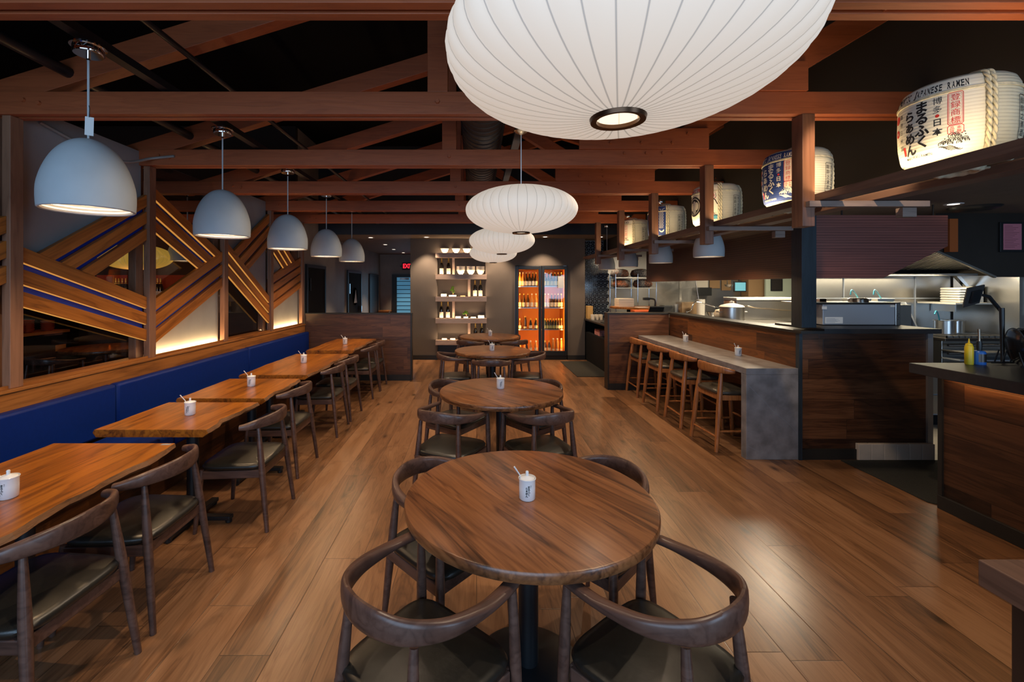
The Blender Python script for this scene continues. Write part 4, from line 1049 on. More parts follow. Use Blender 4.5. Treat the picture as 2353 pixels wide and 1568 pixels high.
for tier, xs in ((1, (1015, 1031)), (2, (1091.5, 1104)), (3, (1014.5, 1029.5)), (4, (1092.5, 1107))):
    for j, px in enumerate(xs):
        if b0 is None: b = b0 = make_bottle()
        else: b = dup(b0)
        b.location = (P(px, 0, 10)[0], 9.98, SZ[tier]+.001); b['label'] = 'gold capped dark sake bottle, %s of the pair on the %s shelf of the display' % (('left', 'right')[j], TIER[tier]); b['group'] = 'sake bottles on the display shelves'
bw0 = None
def bowl(px, z, lab, r=.095, h=.1):
    global bw0
    if bw0 is None:
        bw0 = tag(obj('ramen_bowl', MB().lathe([(.0001, 0), (.045, 0), (.045, .012), (.07, .035), (.085, .08), (.098, .1), (.093, .1), (.08, .078), (.06, .035), (.0001, .02)], 32), M['bowl'], smooth=40), lab, 'bowl', 'bowls on the display shelves'); o = bw0
    else: o = dup(bw0)
    o.location = (P(px, 0, 10)[0], 9.98, z+.001); o['label'] = lab
for j, px in enumerate((1022, 1048, 1073)): bowl(px, SZ[0], 'patterned cream bowl standing alone on the top display shelf, %s from the left' % ORD[j])
for j, px in enumerate((1059, 1082, 1104)):
    for k in range(4): bowl(px, SZ[1]+k*.0268, 'cream bowl on the second display shelf, %s stack from the left, %s from the bottom' % (ORD[j], ORD[k]))
def dish(name, px, z, w_, d_, h_, lab, mat='bowl'):
    o = obj(name, boxes((-w_/2, w_/2, -d_/2, d_/2, 0, h_)), M[mat], bev=.006); o.location = (P(px, 0, 10)[0], 9.98, z+.001); tag(o, lab, 'dish', 'dishes on the display shelves'); return o
dish('ceramic_box', 1020, SZ[2], .125, .09, .062, 'small white box left of the bonsai on the third display shelf')
dish('shallow_dish', 1063.5, SZ[2], .11, .08, .022, 'flat reddish dish right of the bonsai on the third display shelf', 'cardboard')
dish('shallow_dish', 1053, SZ[3], .12, .09, .042, 'low white dish left of the small plant on the fourth display shelf')
dish('shallow_dish', 1087.5, SZ[3], .12, .09, .03, 'low tan dish right of the small plant on the fourth display shelf')
dish('ceramic_box', 1105.5, SZ[3], .14, .09, .066, 'bright white box at the right end of the fourth display shelf')
for j, px in enumerate((1021.5, 1040.5, 1060, 1079)): dish('shallow_dish', px, SZ[4], .11, .08, .035, 'low cream dish on the lowest display shelf, %s from the left' % ORD[j])
def bonsai(px, z, hh, lab, pw):
    t = thing('bonsai', lab, 'plant', (P(px, 0, 10)[0], 9.98, z+.001), 0, 'small plants on the display shelves')
    obj('pot', boxes((-pw/2, pw/2, -.045, .045, 0, .035)), M['bowl'], t, bev=.005)
    obj('trunk', MB().tube(cr([(0, 0, .03), (.012, 0, .07), (-.01, 0, .11), (.005, 0, hh*.8)], 4), [.011]*5+[.008]*5+[.005]*3, 8), M['cardboard'], t, smooth=60)
    f = MB(); rr = random.Random(px)
    for k in range(46):
        u = rr.random(); zz = lerp(.085, hh, u); rr2 = lerp(.075, .02, u); c_ = Vector((rr.uniform(-rr2, rr2), rr.uniform(-.045, .045), zz))
        s_ = rr.uniform(.012, .02); f.lathe([(.0001, -s_*.5), (s_, -s_*.1), (s_*.7, s_*.4), (.0001, s_*.55)], 7, c_)
    o = obj('foliage', f, M['leafg'], t); return t
bonsai(1040, SZ[2], .235, 'small bonsai with a pointed crown in a white tray on the third display shelf', .165)
bonsai(1070.5, SZ[3], .155, 'small round green plant in a white pot on the fourth display shelf', .1)

# ============================================================ GLASS-DOOR COOLER
cl = thing('glass_door_cooler', 'black two-door glass cooler glowing orange, full of bottles, built into the rear wall', 'refrigerator', (1.445, 9.98, 0))
W_ = .572
obj('cabinet', boxes((-W_, -W_+.035, .02, .68, .09, 2.09), (W_-.035, W_, .02, .68, .09, 2.09), (-W_+.035, W_-.035, .02, .68, 2.02, 2.09), (-W_+.035, W_-.035, .02, .68, .09, .16)), M['black'], cl)
obj('lining', boxes((-W_+.035, W_-.035, .66, .68, .16, 2.02), (-W_+.0355, -W_+.045, .06, .66, .16, 2.02), (W_-.045, W_-.0355, .06, .66, .16, 2.02), (-W_+.045, W_-.045, .06, .66, .1605, .17), (-W_+.045, W_-.045, .06, .66, 2.01, 2.0195)), M['orange'], cl)
obj('plinth', boxes((-W_, W_, .03, .6, 0, .088)), M['blacktrim'], cl)
CZS = [1.64, 1.16, .67, .17]
for z in CZS[:3]: obj('shelf', boxes((-W_+.05, W_-.05, .1, .64, z-.018, z)), M['steel'], cl)
for s in (-1, 1):
    x0, x1 = (-W_, -.004) if s < 0 else (.004, W_)
    dr = obj('door', boxes((x0, x0+.06, -.03, .018, .1, 2.09), (x1-.06, x1, -.03, .018, .1, 2.09), (x0+.06, x1-.06, -.03, .018, 2.015, 2.09), (x0+.06, x1-.06, -.03, .018, .1, .2)), M['black'], cl, bev=.004)
    obj('pane', boxes((x0+.06, x1-.06, -.008, -.004, .2, 2.015)), M['glass'], dr)
    obj('handle', boxes((s*.035-.012, s*.035+.012, -.055, -.031, .75, 1.45)), M['blacktrim'], dr)
for x in (-.48, .0, .48): light('AREA', 'cooler_light', (1.445+x, 10.03, 1.1), 6.5, (1, .45, .09), (PI/2, 0, 0), .03, 1.7)
def cb(kind):
    pr = {'tall': [(.0001, 0), (.036, 0), (.036, .17), (.016, .24), (.0125, .31), (.0001, .31)], 'short': [(.0001, 0), (.036, 0), (.036, .13), (.018, .19), (.016, .24), (.0001, .24)], 'can': [(.0001, 0), (.034, 0), (.036, .2), (.022, .26), (.02, .29), (.0001, .29)]}[kind]
    return pr
_cm = {}
def cooler_bottle(kind, mat, lab, x, z, lbl='labelp', name='bottle'):
    key = (kind, mat, lbl)
    if key not in _cm:
        pr = cb(kind); m = MB().lathe(pr, 18); m.mat(1).lathe([(pr[1][0]+.0006, .02), (pr[1][0]+.0006, .115 if kind != 'short' else .085)], 18)
        m.mat(2).lathe([(pr[-2][0]+.0015, pr[-2][1]-.045), (pr[-2][0]+.0015, pr[-2][1]+.002), (.0001, pr[-2][1]+.003)], 14)
        o = obj(name, m, [M[mat], M[lbl], M['gold' if mat != 'bottleamber' else 'cream']], smooth=45); _cm[key] = o
    else: o = dup(_cm[key])
    o.location = (1.445+x, 10.12, z+.001); tag(o, lab, 'bottle', 'bottles in the cooler')
SN = ['top', 'second', 'third', 'bottom']
rows = {(0, 0): [('tall', 'bottleamber')]*2+[('tall', 'bottlebrown')]*4, (0, 1): [('tall', 'bottlegreen', 'labeld')]*6, (1, 0): [('tall', 'bottlebrown')]*3+[('tall', 'bottleamber')]*2, (1, 1): [('tall', 'bottleamber')]*2+[('tall', 'bottlebrown')]*4,
        (2, 0): [('short', 'bottlebrown')]+[('can', 'bottlebrown')]+[('short', 'bottle')]*2, (2, 1): [('short', 'bottlegreen', 'labeld')]+[('short', 'bottle', 'labeld')]*4+[('short', 'bottlebrown')]*2, (3, 0): [('short', 'bottleamber')]*4, (3, 1): [('short', 'bottlebrown')]*2+[('can', 'bottleamber')]*3}
for (r_, s_), lst in rows.items():
    x0, x1 = ((-W_+.105, -.105) if s_ == 0 else (.105, W_-.105))
    for j, it in enumerate(lst):
        x = lerp(x0, x1, j/(len(lst)-1)); nm = {'bottleamber': 'pale amber', 'bottlebrown': 'brown', 'bottle': 'black', 'bottlegreen': 'dark green'}[it[1]]
        cooler_bottle(it[0], it[1], '%s bottle behind the %s cooler door, %s shelf, %s from the left' % (nm, ('left', 'right')[s_], SN[r_], ORD[j]), x, CZS[r_], it[2] if len(it) > 2 else 'labelp', 'sake_bottle')
pb = obj('paper_notice', boxes((1.445+.36, 1.445+.49, 9.935, 9.9375, 1.6, 1.86)), M['paper']); tag(pb, 'pale blue sheet stuck on the right cooler door near the top', 'notice')

# ============================================================ DOWNLIGHTS
def downlight(x, y, z, lab, power, tgt=None, col_=(1, .74, .5), spot=70):
    t = thing('downlight', lab, 'lamp', (x, y, z), 0, 'recessed downlights')
    obj('trim_ring', MB().lathe([(.045, -.004), (.07, -.006), (.075, 0), (.045, 0), (.045, -.004)], 28), M['white'], t, smooth=40)
    obj('lens', MB().lathe([(.0001, -.001), (.046, -.001)], 24), M['bulbglow'], t)
    if power: light('SPOT', 'downlight_lamp', (x, y, z-.02), power, col_, aim((x, y, z), tgt or (x, y, 0)), spot=math.radians(spot), blend=.6, radius=.04)
downlight(-2.3, 9.74, 2.699, 'round downlight in the rear ceiling, first of the hall row', 190)
downlight(-2.32, 11.4, 2.699, 'round downlight in the rear ceiling, second of the hall row', 190)
downlight(-2.38, 12.9, 2.699, 'round downlight in the rear ceiling, third of the hall row', 190)
downlight(-2.32, 14.2, 2.699, 'round downlight in the rear ceiling, last of the hall row by the exit sign', 190)
downlight(-1.08, 9.66, 2.699, 'round downlight above the left part of the rear wall, beside the display shelves', 130, (-1.15, 9.98, 0), spot=80)
downlight(.42, 9.6, 2.699, 'round downlight above the rear wall between the shelves and the cooler', 120, (.5, 9.98, 0), spot=80)
downlight(1.47, 9.6, 2.699, 'round downlight above the glass-door cooler', 110, (1.5, 9.95, 0), spot=90)
downlight(2.66, 9.62, 2.699, 'round downlight by the tiled wall, behind the farthest hanger', 50, (2.5, 9.9, 0), spot=80)
downlight(4.66, 4.38, 2.449, 'round downlight in the kitchen ceiling above the cut veneer panel', 0)
sv = MB().lathe([(.0001, -.03), (.15, -.03), (.19, -.012), (.2, 0), (.0001, 0)], 32, (5.05, 4.55, 2.449)); tag(obj('ceiling_speaker', sv, M['black'], smooth=40), 'round black disc on the kitchen ceiling beside the downlight', 'speaker')

# ============================================================ KITCHEN
for x, y, p_ in ((4.2, 6.2, 72), (5.6, 8.6, 55)):
    fx = obj('kitchen_light', boxes((x-.3, x+.3, y-.15, y+.15, 2.42, 2.449)), M['bulbglow']); tag(fx, {4.2: 'flat light panel in the kitchen ceiling behind the long veneer panel', 5.6: 'flat light panel in the far kitchen ceiling'}[x], 'lamp')
    light('AREA', 'kitchen_lamp', (x, y, 2.41), p_, (1, .84, .6), (0, 0, 0), .6, .3)
def bx(name, label, cat, b, mat, bev=.004, group=None):
    o = obj(name, boxes(b), M[mat] if isinstance(mat, str) else mat, bev=bev); return tag(o, label, cat, group)
pc = thing('pass_counter', 'stainless kitchen counter running behind the walnut bar wall', 'counter', (0, 0, 0))
obj('worktop', boxes((3.27, 4.3, 4.95, 6.5, 1.11, 1.15), (3.27, 5.0, 6.5, 8.2, 1.11, 1.15)), M['steel'], pc, bev=.004); obj('body', boxes((3.3, 4.25, 5.0, 8.15, 0, 1.109)), M['steeldark'], pc)
wc = thing('steel_warmer', 'long stainless box with a bright flat top behind the bar wall', 'appliance', (3.83, 6.6, 1.1505))
obj('body', boxes((0, .95, 0, .35, 0, .28)), M['steel'], wc, bev=.008); obj('lid', boxes((-.01, .96, -.01, .36, .2805, .325)), M['foam'], wc, bev=.01)
obj('handle', MB().tube(cr([(.13, 0, .2), (.15, -.04, .2), (.3, -.045, .17), (.45, -.04, .16), (.7, -.045, .14), (.85, -.04, .14), (.87, 0, .14)], 4), .008, 8), M['brass'], wc, smooth=60)
ov = thing('countertop_oven', 'brushed grey steel oven with a printed sheet, on the wall right of the column', 'appliance', (3.53, 4.56, 1.2455))
obj('body', boxes((0, .735, .01, .33, .005, .215)), M['steelblue'], ov, bev=.006); obj('side_panel', boxes((.7355, .785, .0, .33, .0, .225)), M['steel'], ov, bev=.003); obj('top', boxes((-.2, .79, .0, .34, .2255, .236)), M['steel'], ov, bev=.003)
tx = MB(); tx.box(.02, .2, .004, .0095, .02, .085); osh = obj('printed_sheet', tx, M['paper'], ov)
lines = MB()
for k in range(6): lines.box(.03, .03+.15*(.6+.4*((k*7) % 5)/5), .003, .0039, .03+k*.008, .033+k*.008)
obj('print_lines', lines, plain('sheet_ink', (.3, .33, .38), .7), osh)
obj('sticker', boxes((.685, .73, .004, .0095, .188, .207)), M['cream'], ov); obj('sticker', boxes((-.02, .03, -.006, -.001, .165, .195)), M['paper'], ov)
kn = MB()
for q in range(3): kn.cyl((0, 0, 0), .008, .008, 12); n = 48; 
kn = MB()
for q in range(4): kn.box(.752+.008*(q % 2), .758+.008*(q % 2), -.004, -.0005, .06+.018*q, .066+.018*q)
obj('buttons', kn, M['ink'], ov)
sc = MB().lathe([(.0001, 0), (.085, 0), (.09, .03), (.075, .04), (.0001, .04)], 32, (4.02, 4.72, 1.482)); tag(obj('round_scale', sc, M['chrome'], smooth=40), 'low round chrome lid on top of the brushed steel oven', 'lid')
bx('steel_tin', 'small chrome cube on the left end of the brushed steel oven top', 'tin', (3.57, 3.64, 4.66, 4.73, 1.482, 1.515), 'chrome')
def pot(x, y, z, r, h, lab, lid=False, hnd=True):
    t = thing('stock_pot', lab, 'pot', (x, y, z), 0, 'pots in the kitchen')
    obj('body', MB().lathe([(.0001, 0), (r, 0), (r, h), (r+.012, h+.004), (r+.012, h+.008), (r-.006, h+.006), (r-.008, .01), (.0001, .01)], 40), M['steel'], t, smooth=40)
    if lid: obj('lid', MB().lathe([(r+.008, h+.009), (r*.9, h+.03), (r*.3, h+.055), (.03, h+.06), (.03, h+.085), (.0001, h+.09)], 36), M['foam'], t, smooth=40)
    if hnd:
        for s in (-1, 1): obj('handle', MB().tube(cr([(s*r, -.05, h*.7), (s*(r+.04), -.04, h*.7), (s*(r+.04), .04, h*.7), (s*r, .05, h*.7)], 4), .007, 8), M['steel'], t, smooth=60)
    return t
pot(3.53, 6.2, 1.151, .15, .2, 'large stock pot with a pale domed lid behind the bar wall', True)
pot(5.81, 5.56, 1.06, .1, .155, 'left one of two steel pots on the range, blue ladle in it', False, False)
pot(6.06, 5.7, 1.06, .105, .145, 'right one of two steel pots on the range', False, False)
def ladle(pts, lab, mat='cyan', grp='blue ladles'):
    tag(obj('ladle', MB().tube(cr(pts, 5), .007, 8), M[mat], smooth=60), lab, 'ladle', grp)
ladle([(5.8, 5.6, 1.1), (5.72, 5.55, 1.28), (5.66, 5.52, 1.34), (5.62, 5.5, 1.3)], 'blue handled ladle hooked over the left steel pot on the range')
fw = thing('white_container', 'tall white container with a long ladle in it on the kitchen counter, near the steam', 'container', (3.8, 7.6, 1.151))
obj('body', MB().lathe([(.0001, 0), (.062, 0), (.068, .27), (.062, .27), (.058, .01), (.0001, .01)], 28), M['foam'], fw, smooth=40); obj('ladle_handle', MB().tube([(0, 0, .05), (-.06, .05, .58)], .006, 8), M['steel'], fw, smooth=60)
cb_ = bx('cardboard_box', 'tan cardboard box on the kitchen counter behind the white container', 'box', (3.62, 3.9, 7.9, 8.15, 1.151, 1.36), 'cardboard')
for k, (x, y) in enumerate(((3.86, 7.35), (4.0, 7.3), (4.07, 7.5))):
    tag(obj('steel_bowl', MB().lathe([(.0001, 0), (.05, 0), (.095, .07), (.09, .07), (.045, .01), (.0001, .01)], 24, (x, y, 1.151)), M['chrome'], smooth=40), 'small steel bowl on the kitchen counter before the white container, %s of three' % ORD[k], 'bowl', 'steel bowls')
fa = thing('spray_faucet', 'chrome jointed spray faucet reaching over the steaming kitchen counter', 'faucet', (3.28, 7.0, 1.151))
obj('riser', MB().tube([(0, 0, 0), (0, 0, .1)], .012, 10), M['chrome'], fa, smooth=60)
obj('arm', MB().tube(cr([(0, 0, .09), (.07, 0, .12), (.1, 0, .2), (.16, 0, .245), (.34, 0, .2), (.46, 0, .155)], 5), .0085, 8), M['chrome'], fa, smooth=60); obj('spray_head', MB().tube([(.45, 0, .16), (.56, 0, .12)], [.014, .03], 12), M['black'], fa, smooth=40)
wrap = MB(); rr = random.Random(4)
for k in range(5):
    c_ = Vector((rr.uniform(-.1, .1), rr.uniform(-.05, .05), .06+rr.uniform(0, .06))); wrap.lathe([(.0001, -.07), (.07, -.05), (.085, .0), (.06, .06), (.0001, .075)], 12, c_, mod=lambda a, z: 1+.12*math.sin(5*a+30*z))
o = obj('wrapped_bundle', wrap, M['cream'], smooth=60); o.location = (3.62, 6.55, 1.16); tag(o, 'crumpled pale wrapped bundle on the kitchen counter behind the stock pot', 'bundle')
# steam
sm = NT('steam'); sm.nt.nodes.remove(sm.b)
tc = sm.n('ShaderNodeTexCoord').outputs['Object']
nz = sm.n('ShaderNodeTexNoise', {'Vector': tc, 'Scale': 5.5, 'Detail': 5, 'Distortion': 1.2}).outputs[0]
ln = sm.n('ShaderNodeVectorMath', {0: sm.n('ShaderNodeVectorMath', {0: tc, 1: (2.4, 3.5, 1.9)}, operation='MULTIPLY').outputs[0]}, operation='LENGTH').outputs['Value']
dn = sm.m('MULTIPLY', sm.n('ShaderNodeMapRange', {0: nz, 1: .42, 2: .7, 3: 0., 4: 1.}).outputs[0], sm.n('ShaderNodeMapRange', {0: ln, 1: .35, 2: 1., 3: 1., 4: 0.}).outputs[0])
pv = sm.n('ShaderNodeVolumePrincipled', {'Color': (.9, .88, .82, 1), 'Density': sm.m('MULTIPLY', dn, 16.), 'Anisotropy': .3}); sm.set(sm.out.inputs['Volume'], pv.outputs[0])
st = obj('steam', MB().box(-.4, .4, -.25, .25, -.5, .5), sm.mat); st.location = (3.55, 8.0, 1.62); tag(st, 'white steam drifting up over the kitchen counter', 'steam', kind='stuff')
# rear of the kitchen seen through the long opening
bx('white_pipe', 'white vertical pipe in the kitchen behind the steam', 'pipe', (4.48, 4.53, 9.9, 9.95, .0, 2.44), 'foam')
for k, (px0, px1, py0, py1, mt, lb) in enumerate(((1608, 1636, 640, 662, 'cream', 'pale cutting board hung in the rear kitchen, left of three'), (1640, 1664, 640, 663, 'cardboard', 'light wood cutting board hung in the rear kitchen, middle of three'), (1668, 1690, 640, 668, 'cardboard', 'wood cutting board hung beside the kitchen order screen'))):
    a, b = P(px0, py0, 10.3), P(px1, py1, 10.3); o = bx('cutting_board', lb, 'cutting board', (a[0], b[0], 10.475, 10.499, b[2], a[2]), mt, group='hung cutting boards')
a, b = P(1606, 661, 10.2), P(1641, 680, 10.2); bx('black_bin', 'black box shelf in the rear kitchen below the pale cutting board', 'box', (a[0], b[0], 10.3, 10.499, b[2], a[2]), 'black')
a, b = P(1720, 655, 10.2), P(1755, 672, 10.2); bx('wall_cupboard', 'brown wall cupboard in the rear kitchen right of the order screen', 'cupboard', (a[0], b[0]+.3, 10.2, 10.49, b[2]-.1, 2.2), 'walnut_x' if 0 else 'cardboard')
os_ = thing('order_screen', 'small lit blue order screen in a black frame hung in the rear kitchen', 'screen', P(1701, 659, 9.8))
obj('frame', boxes((-.14, .14, 0, .03, -.115, .115)), M['black'], os_, bev=.006); obj('display', boxes((-.115, .115, -.004, -.0005, -.09, .09)), M['screenon'], os_); obj('arm', boxes((-.015, .015, .0305, .06, .0, .81)), M['black'], os_)
lp = P(1671, 640, 9.6); tag(obj('hanging_ladle', MB().tube([(lp[0], 9.6, 2.449), (lp[0], 9.6, 1.68)], .008, 8).lathe([(.0001, -.05), (.06, -.03), (.085, .02), (.08, .02), (.055, -.025), (.0001, -.04)], 20, (lp[0]+.03, 9.6, 1.66)), M['chrome'], smooth=45), 'steel ladle hanging in the rear kitchen left of the order screen', 'ladle')
gd = P(1760, 650, 9.9); d = struct('door_5', boxes((gd[0], gd[0]+1.2, 9.9, 9.95, 0, 2.1)), M['greendoor'])
pf_ = thing('framed_picture', 'small grey framed picture on the pale green kitchen door', 'picture', P(1785, 650, 9.88)); obj('frame', boxes((-.13, .13, 0, .018, -.18, .12)), M['black'], pf_, bev=.003); obj('image', boxes((-.11, .11, -.003, -.0005, -.16, .1)), M['steeldark'], pf_)
# wire rack with patterned bundles
rk = thing('wire_rack', 'chrome wire rack behind the prep bar holding patterned bundles', 'rack', (2.95, 9.5, 0))
for x in (.0, .47, .86):
    for y in (0, .4): obj('post', MB().tube([(x, y, 0), (x, y, 1.9)], .012, 8), M['chrome'], rk, smooth=60)
for z in (.9, 1.59, 1.81):
    m = boxes((-.01, .87, -.01, .41, z, z+.022)); obj('shelf', m, M['steel'], rk)
def bundle_mat():
    t = NT('patterned_cloth'); tc = t.n('ShaderNodeTexCoord').outputs['Object']
    v = t.n('ShaderNodeTexVoronoi', {'Vector': tc, 'Scale': 60.}, feature='DISTANCE_TO_EDGE').outputs[0]
    n = t.n('ShaderNodeTexNoise', {'Vector': tc, 'Scale': 4.}).outputs[0]
    base = t.ramp(n, [(.45, (.6, .55, .5)), (.56, (.6, .2, .08))]); t.p(Base_Color=t.mix(t.ramp(v, [(.1, (0, 0, 0)), (.2, (1, 1, 1))]), (.02, .025, .03, 1), base), Roughness=.6); return t.mat
bm_ = bundle_mat()
b_ = None
for k, (x, z, lb) in enumerate(((3.1, 1.832, 'patterned bundle on the top of the wire rack, left'), (3.55, 1.832, 'patterned bundle on the top of the wire rack, right'), (3.13, 1.612, 'patterned bundle on the lower shelf of the wire rack, left'), (3.6, 1.612, 'patterned bundle on the lower shelf of the wire rack, right'))):
    if b_ is None:
        b_ = obj('cloth_bundle', MB().lathe([(.0001, 0), (.14, .0), (.19, .03), (.2, .08), (.17, .15), (.09, .18), (.0001, .185)], 28, mod=lambda a, z: 1+.05*math.sin(6*a)), bm_, smooth=60); o = b_
    else: o = dup(b_)
    o.location = (x, 9.72, z); o.rotation_euler = (0, 0, k*1.3); tag(o, lb, 'bundle', 'patterned bundles on the wire rack')
# prep bar cabinet beyond the bar end wall
pb = thing('prep_cabinet', 'black prep cabinet with a stone top between bar end wall and tiled wall', 'cabinet', (2.42, 7.45, 0))
obj('body', boxes((.02, .6, 0, 2.75, .0, .62)), M['blackmatte'], pb); obj('worktop', boxes((-.02, .62, -.15, 2.8, .885, .92)), M['stoneblack'], pb, bev=.004)
obj('open_shelf', boxes((.02, .6, 0, .03, .62, .884), (.02, .6, 1.0, 1.03, .62, .884), (.02, .6, 2.72, 2.75, .62, .884), (.57, .6, 0, 2.75, .62, .884)), M['blackmatte'], pb); obj('handle', boxes((-.0, .02, .5, .6, .42, .52)), M['chrome'], pb)
bx('parcel', 'red white and blue packet in the open shelf of the prep cabinet', 'box', (2.5, 2.7, 9.1, 9.5, .6205, .74), plain('packet', (.5, .22, .2), .6, noise=.5, nscale=9))
bx('paper_tray', 'pale tray in the open shelf of the prep cabinet near the bar end wall', 'tray', (2.47, 2.7, 7.8, 8.2, .6205, .7), 'cream')
gl = None
for k in range(6):
    if gl is None: gl = obj('drinking_glass', MB().lathe([(.0001, 0), (.028, 0), (.034, .11), (.032, .11), (.026, .006), (.0001, .006)], 18), M['cream'], smooth=40); o = gl
    else: o = dup(gl)
    o.location = (2.5+.085*(k % 3), 9.6+.09*(k//3), .921); tag(o, 'pale tumbler on the prep cabinet by the tiled wall, %s row, %s from the left' % (('front', 'rear')[k//3], ORD[k % 3]), 'glass', 'tumblers on the prep cabinet')
bx('bamboo_crate', 'light bamboo crate standing at the tiled wall on the prep cabinet', 'crate', (2.44, 2.56, 9.85, 10.05, .921, 1.2), plain('bamboo', (.5, .3, .1), .6))
bx('napkin_box', 'white napkin box on the prep cabinet', 'box', (2.72, 2.82, 8.7, 8.85, .921, 1.02), 'boxw'); bx('serving_tray', 'flat black tray on the prep cabinet', 'tray', (2.46, 2.7, 8.5, 8.9, .921, .935), 'black')
pd = thing('pickup_ledge', 'raised dark pick-up ledge with a curved end behind the bar end wall', 'counter', (2.75, 8.35, 0))
pl_ = [(.0+.35-.35*math.cos(k*PI/16), .9+.35*math.sin(k*PI/16)*.6) for k in range(9)]+[(.9, 1.1), (.9, 0.0), (.5, 0.0), (.0, .6)]
obj('top', MB().prism([(x, y, 1.19) for x, y in pl_], (0, 0, .035)), M['ledge'], pd); obj('support', boxes((.35, .85, .3, .9, 0.0, 1.189)), M['blackmatte'], pd)
for k in range(4): bx('white_box', 'white takeaway box on the pick-up ledge, %s from the bottom of its stack' % ORD[k], 'box', (2.86, 3.16, 9.0, 9.3, 1.2255+k*.042, 1.266+k*.042), 'boxw', group='takeaway boxes')
bx('folded_paper', 'sheaf of white paper on the pick-up ledge before the boxes', 'paper', (3.1, 3.3, 8.6, 8.8, 1.2255, 1.235), 'paper')
bx('orange_tray', 'orange-red tray behind the bar end wall', 'tray', (2.66, 2.95, 7.55, 7.75, 1.1505, 1.235), plain('orange_plastic', (.7, .12, .02), .5)); bx('tray_stand', 'dark block under the orange-red tray', 'stand', (2.6, 3.0, 7.5, 7.8, .921, 1.15), 'blackmatte')
sc_ = thing('card_reader', 'black scanner on a bent stand on the pick-up ledge', 'scanner', (3.35, 8.55, 1.2255)); obj('stand', MB().tube(cr([(.05, 0, 0), (.06, 0, .12), (.03, 0, .17), (-.08, 0, .18)], 5), .016, 10), M['black'], sc_, smooth=60); obj('head', boxes((-.17, -.05, -.04, .04, .15, .2)), M['black'], sc_, bev=.01)
pt = thing('order_tablet', 'black tilted order tablet just behind the bar end wall', 'tablet', (3.0, 7.5, 1.21)); obj('screen', MB().bar((-.12, 0, .02), (.12, 0, .02), .02, .2, (0, -.6, .7)), M['black'], pt, bev=.004); obj('stand', boxes((-.03, .03, .03, .12, -.06, .02)), M['black'], pt)
bx('stand_base', 'black block carrying the tilted order tablet', 'stand', (2.95, 3.05, 7.4, 7.6, .921, 1.149), 'blackmatte')
pr_ = bx('receipt_printer', 'black receipt printer on the kitchen counter behind the bar end wall', 'printer', (3.32, 3.52, 7.95, 8.15, 1.1505, 1.3), 'black', .012)
tag(obj('paper_cup', MB().lathe([(.0001, 0), (.035, 0), (.045, .17), (.0001, .172)], 20, (3.6, 8.08, 1.151)), M['paper'], smooth=40), 'white paper cup on the kitchen counter beside the printer', 'cup')

# ---- right part: hood, range, shelves
sw = 5.95
struct('wall_kitchen_steel', boxes((4.42, 6.42, 6.0, 6.05, 0, 2.44)), M['steel'])
sj = MB()
for px in (1938, 2102): x = P(px, 0, 6.0)[0]; sj.box(x-.006, x+.006, 5.99, 5.999, 0, 1.85)
sj.box(4.42, 6.4, 5.985, 5.999, 1.475, 1.49)
struct('trim_steel_seams', sj, M['steelblue'])
hd = thing('extractor_hood', 'stainless extractor hood with slanted baffle filters above the range at right', 'hood')
obj('lip', boxes((3.95, 6.4, 5.72, 5.98, 1.775, 1.81)), M['steel'], hd, bev=.003)
bf = MB(); A0, A1 = Vector((0, 5.0, 2.06)), Vector((0, 5.75, 1.86))
x = 4.0
while x < 6.3:
    bf.bar((x, A0.y, A0.z), (x, A1.y, A1.z), .028, .02, (0, .3, 1)); x += .055
obj('baffles', bf, M['steel'], hd); obj('filter_back', MB().prism([(3.95, 5.0, 2.09), (6.4, 5.0, 2.09), (6.4, 5.75, 1.885), (3.95, 5.75, 1.885)], (0, 0, .02)), M['blackmatte'], hd)
obj('inner_slope', MB().prism([(3.95, 5.75, 1.86), (6.4, 5.75, 1.86), (6.4, 5.97, 1.812), (3.95, 5.97, 1.812)], (0, 0, .015)), M['steel'], hd)
YC = 4.95
obj('canopy_face', MB().prism([S2(2151, 578, YC), S2(2286, 637, YC), S2(2420, 637, YC), S2(2420, 470, YC), S2(2150, 470, YC)], (0, .02, 0)), M['steeldark'], hd)
obj('lower_edge', MB().bar(S2(2151, 578, YC-.01), S2(2286, 637, YC-.01), .03, .02), M['steel'], hd)
obj('lamplit_strip', boxes((P(2178, 0, 4.9)[0], P(2197, 0, 4.9)[0], 4.88, 4.94, 2.02, 2.38)), plain('heat_lamp_orange', (.45, .11, .025), .45), hd)  # hood side with orange heat-lamp light painted into its colour
light('AREA', 'hood_light', (5.2, 5.5, 1.80), 24, (1, .86, .6), (0, 0, 0), 1.8, .1)
ce = struct('wall_kitchen_pier', boxes((6.36, 6.42, 5.25, 5.98, 0, 1.775)), M['steel'])
bc = thing('steel_cupboard', 'tall bluish steel cupboard at the far right beside the range', 'cupboard', (6.43, 5.0, 0)); obj('body', boxes((.0, 1.8, .25, 1.0, 0, 1.75)), M['steelblue'], bc, bev=.004); obj('upper_door', boxes((.02, .9, .22, .249, 1.3, 1.73)), M['steel'], bc, bev=.003); obj('lower_door', boxes((.02, .9, .22, .249, .3, 1.28)), M['steeldark'], bc, bev=.003)
nt_ = thing('pink_notice', 'pink printed notice in a black frame on the dark hood face at upper right', 'notice', S2(2326, 545, 4.93))
obj('frame', boxes((-.13, .14, .0, .015, -.165, .165)), M['black'], nt_, bev=.003); psh = obj('sheet', boxes((-.1, .1, -.003, -.0005, -.14, .145)), M['pink'], nt_)
pm = MB()
for k in range(14): pm.box(-.085, -.085+.17*(.5+.5*((k*5) % 7)/7), -.0042, -.0031, .12-k*.018, .1225-k*.018)
obj('print_lines', pm, M['bronze'], psh)
rg = thing('range', 'stainless cooking range with grates and front rail standing under the hood', 'range', (5.5, 5.2, 0))
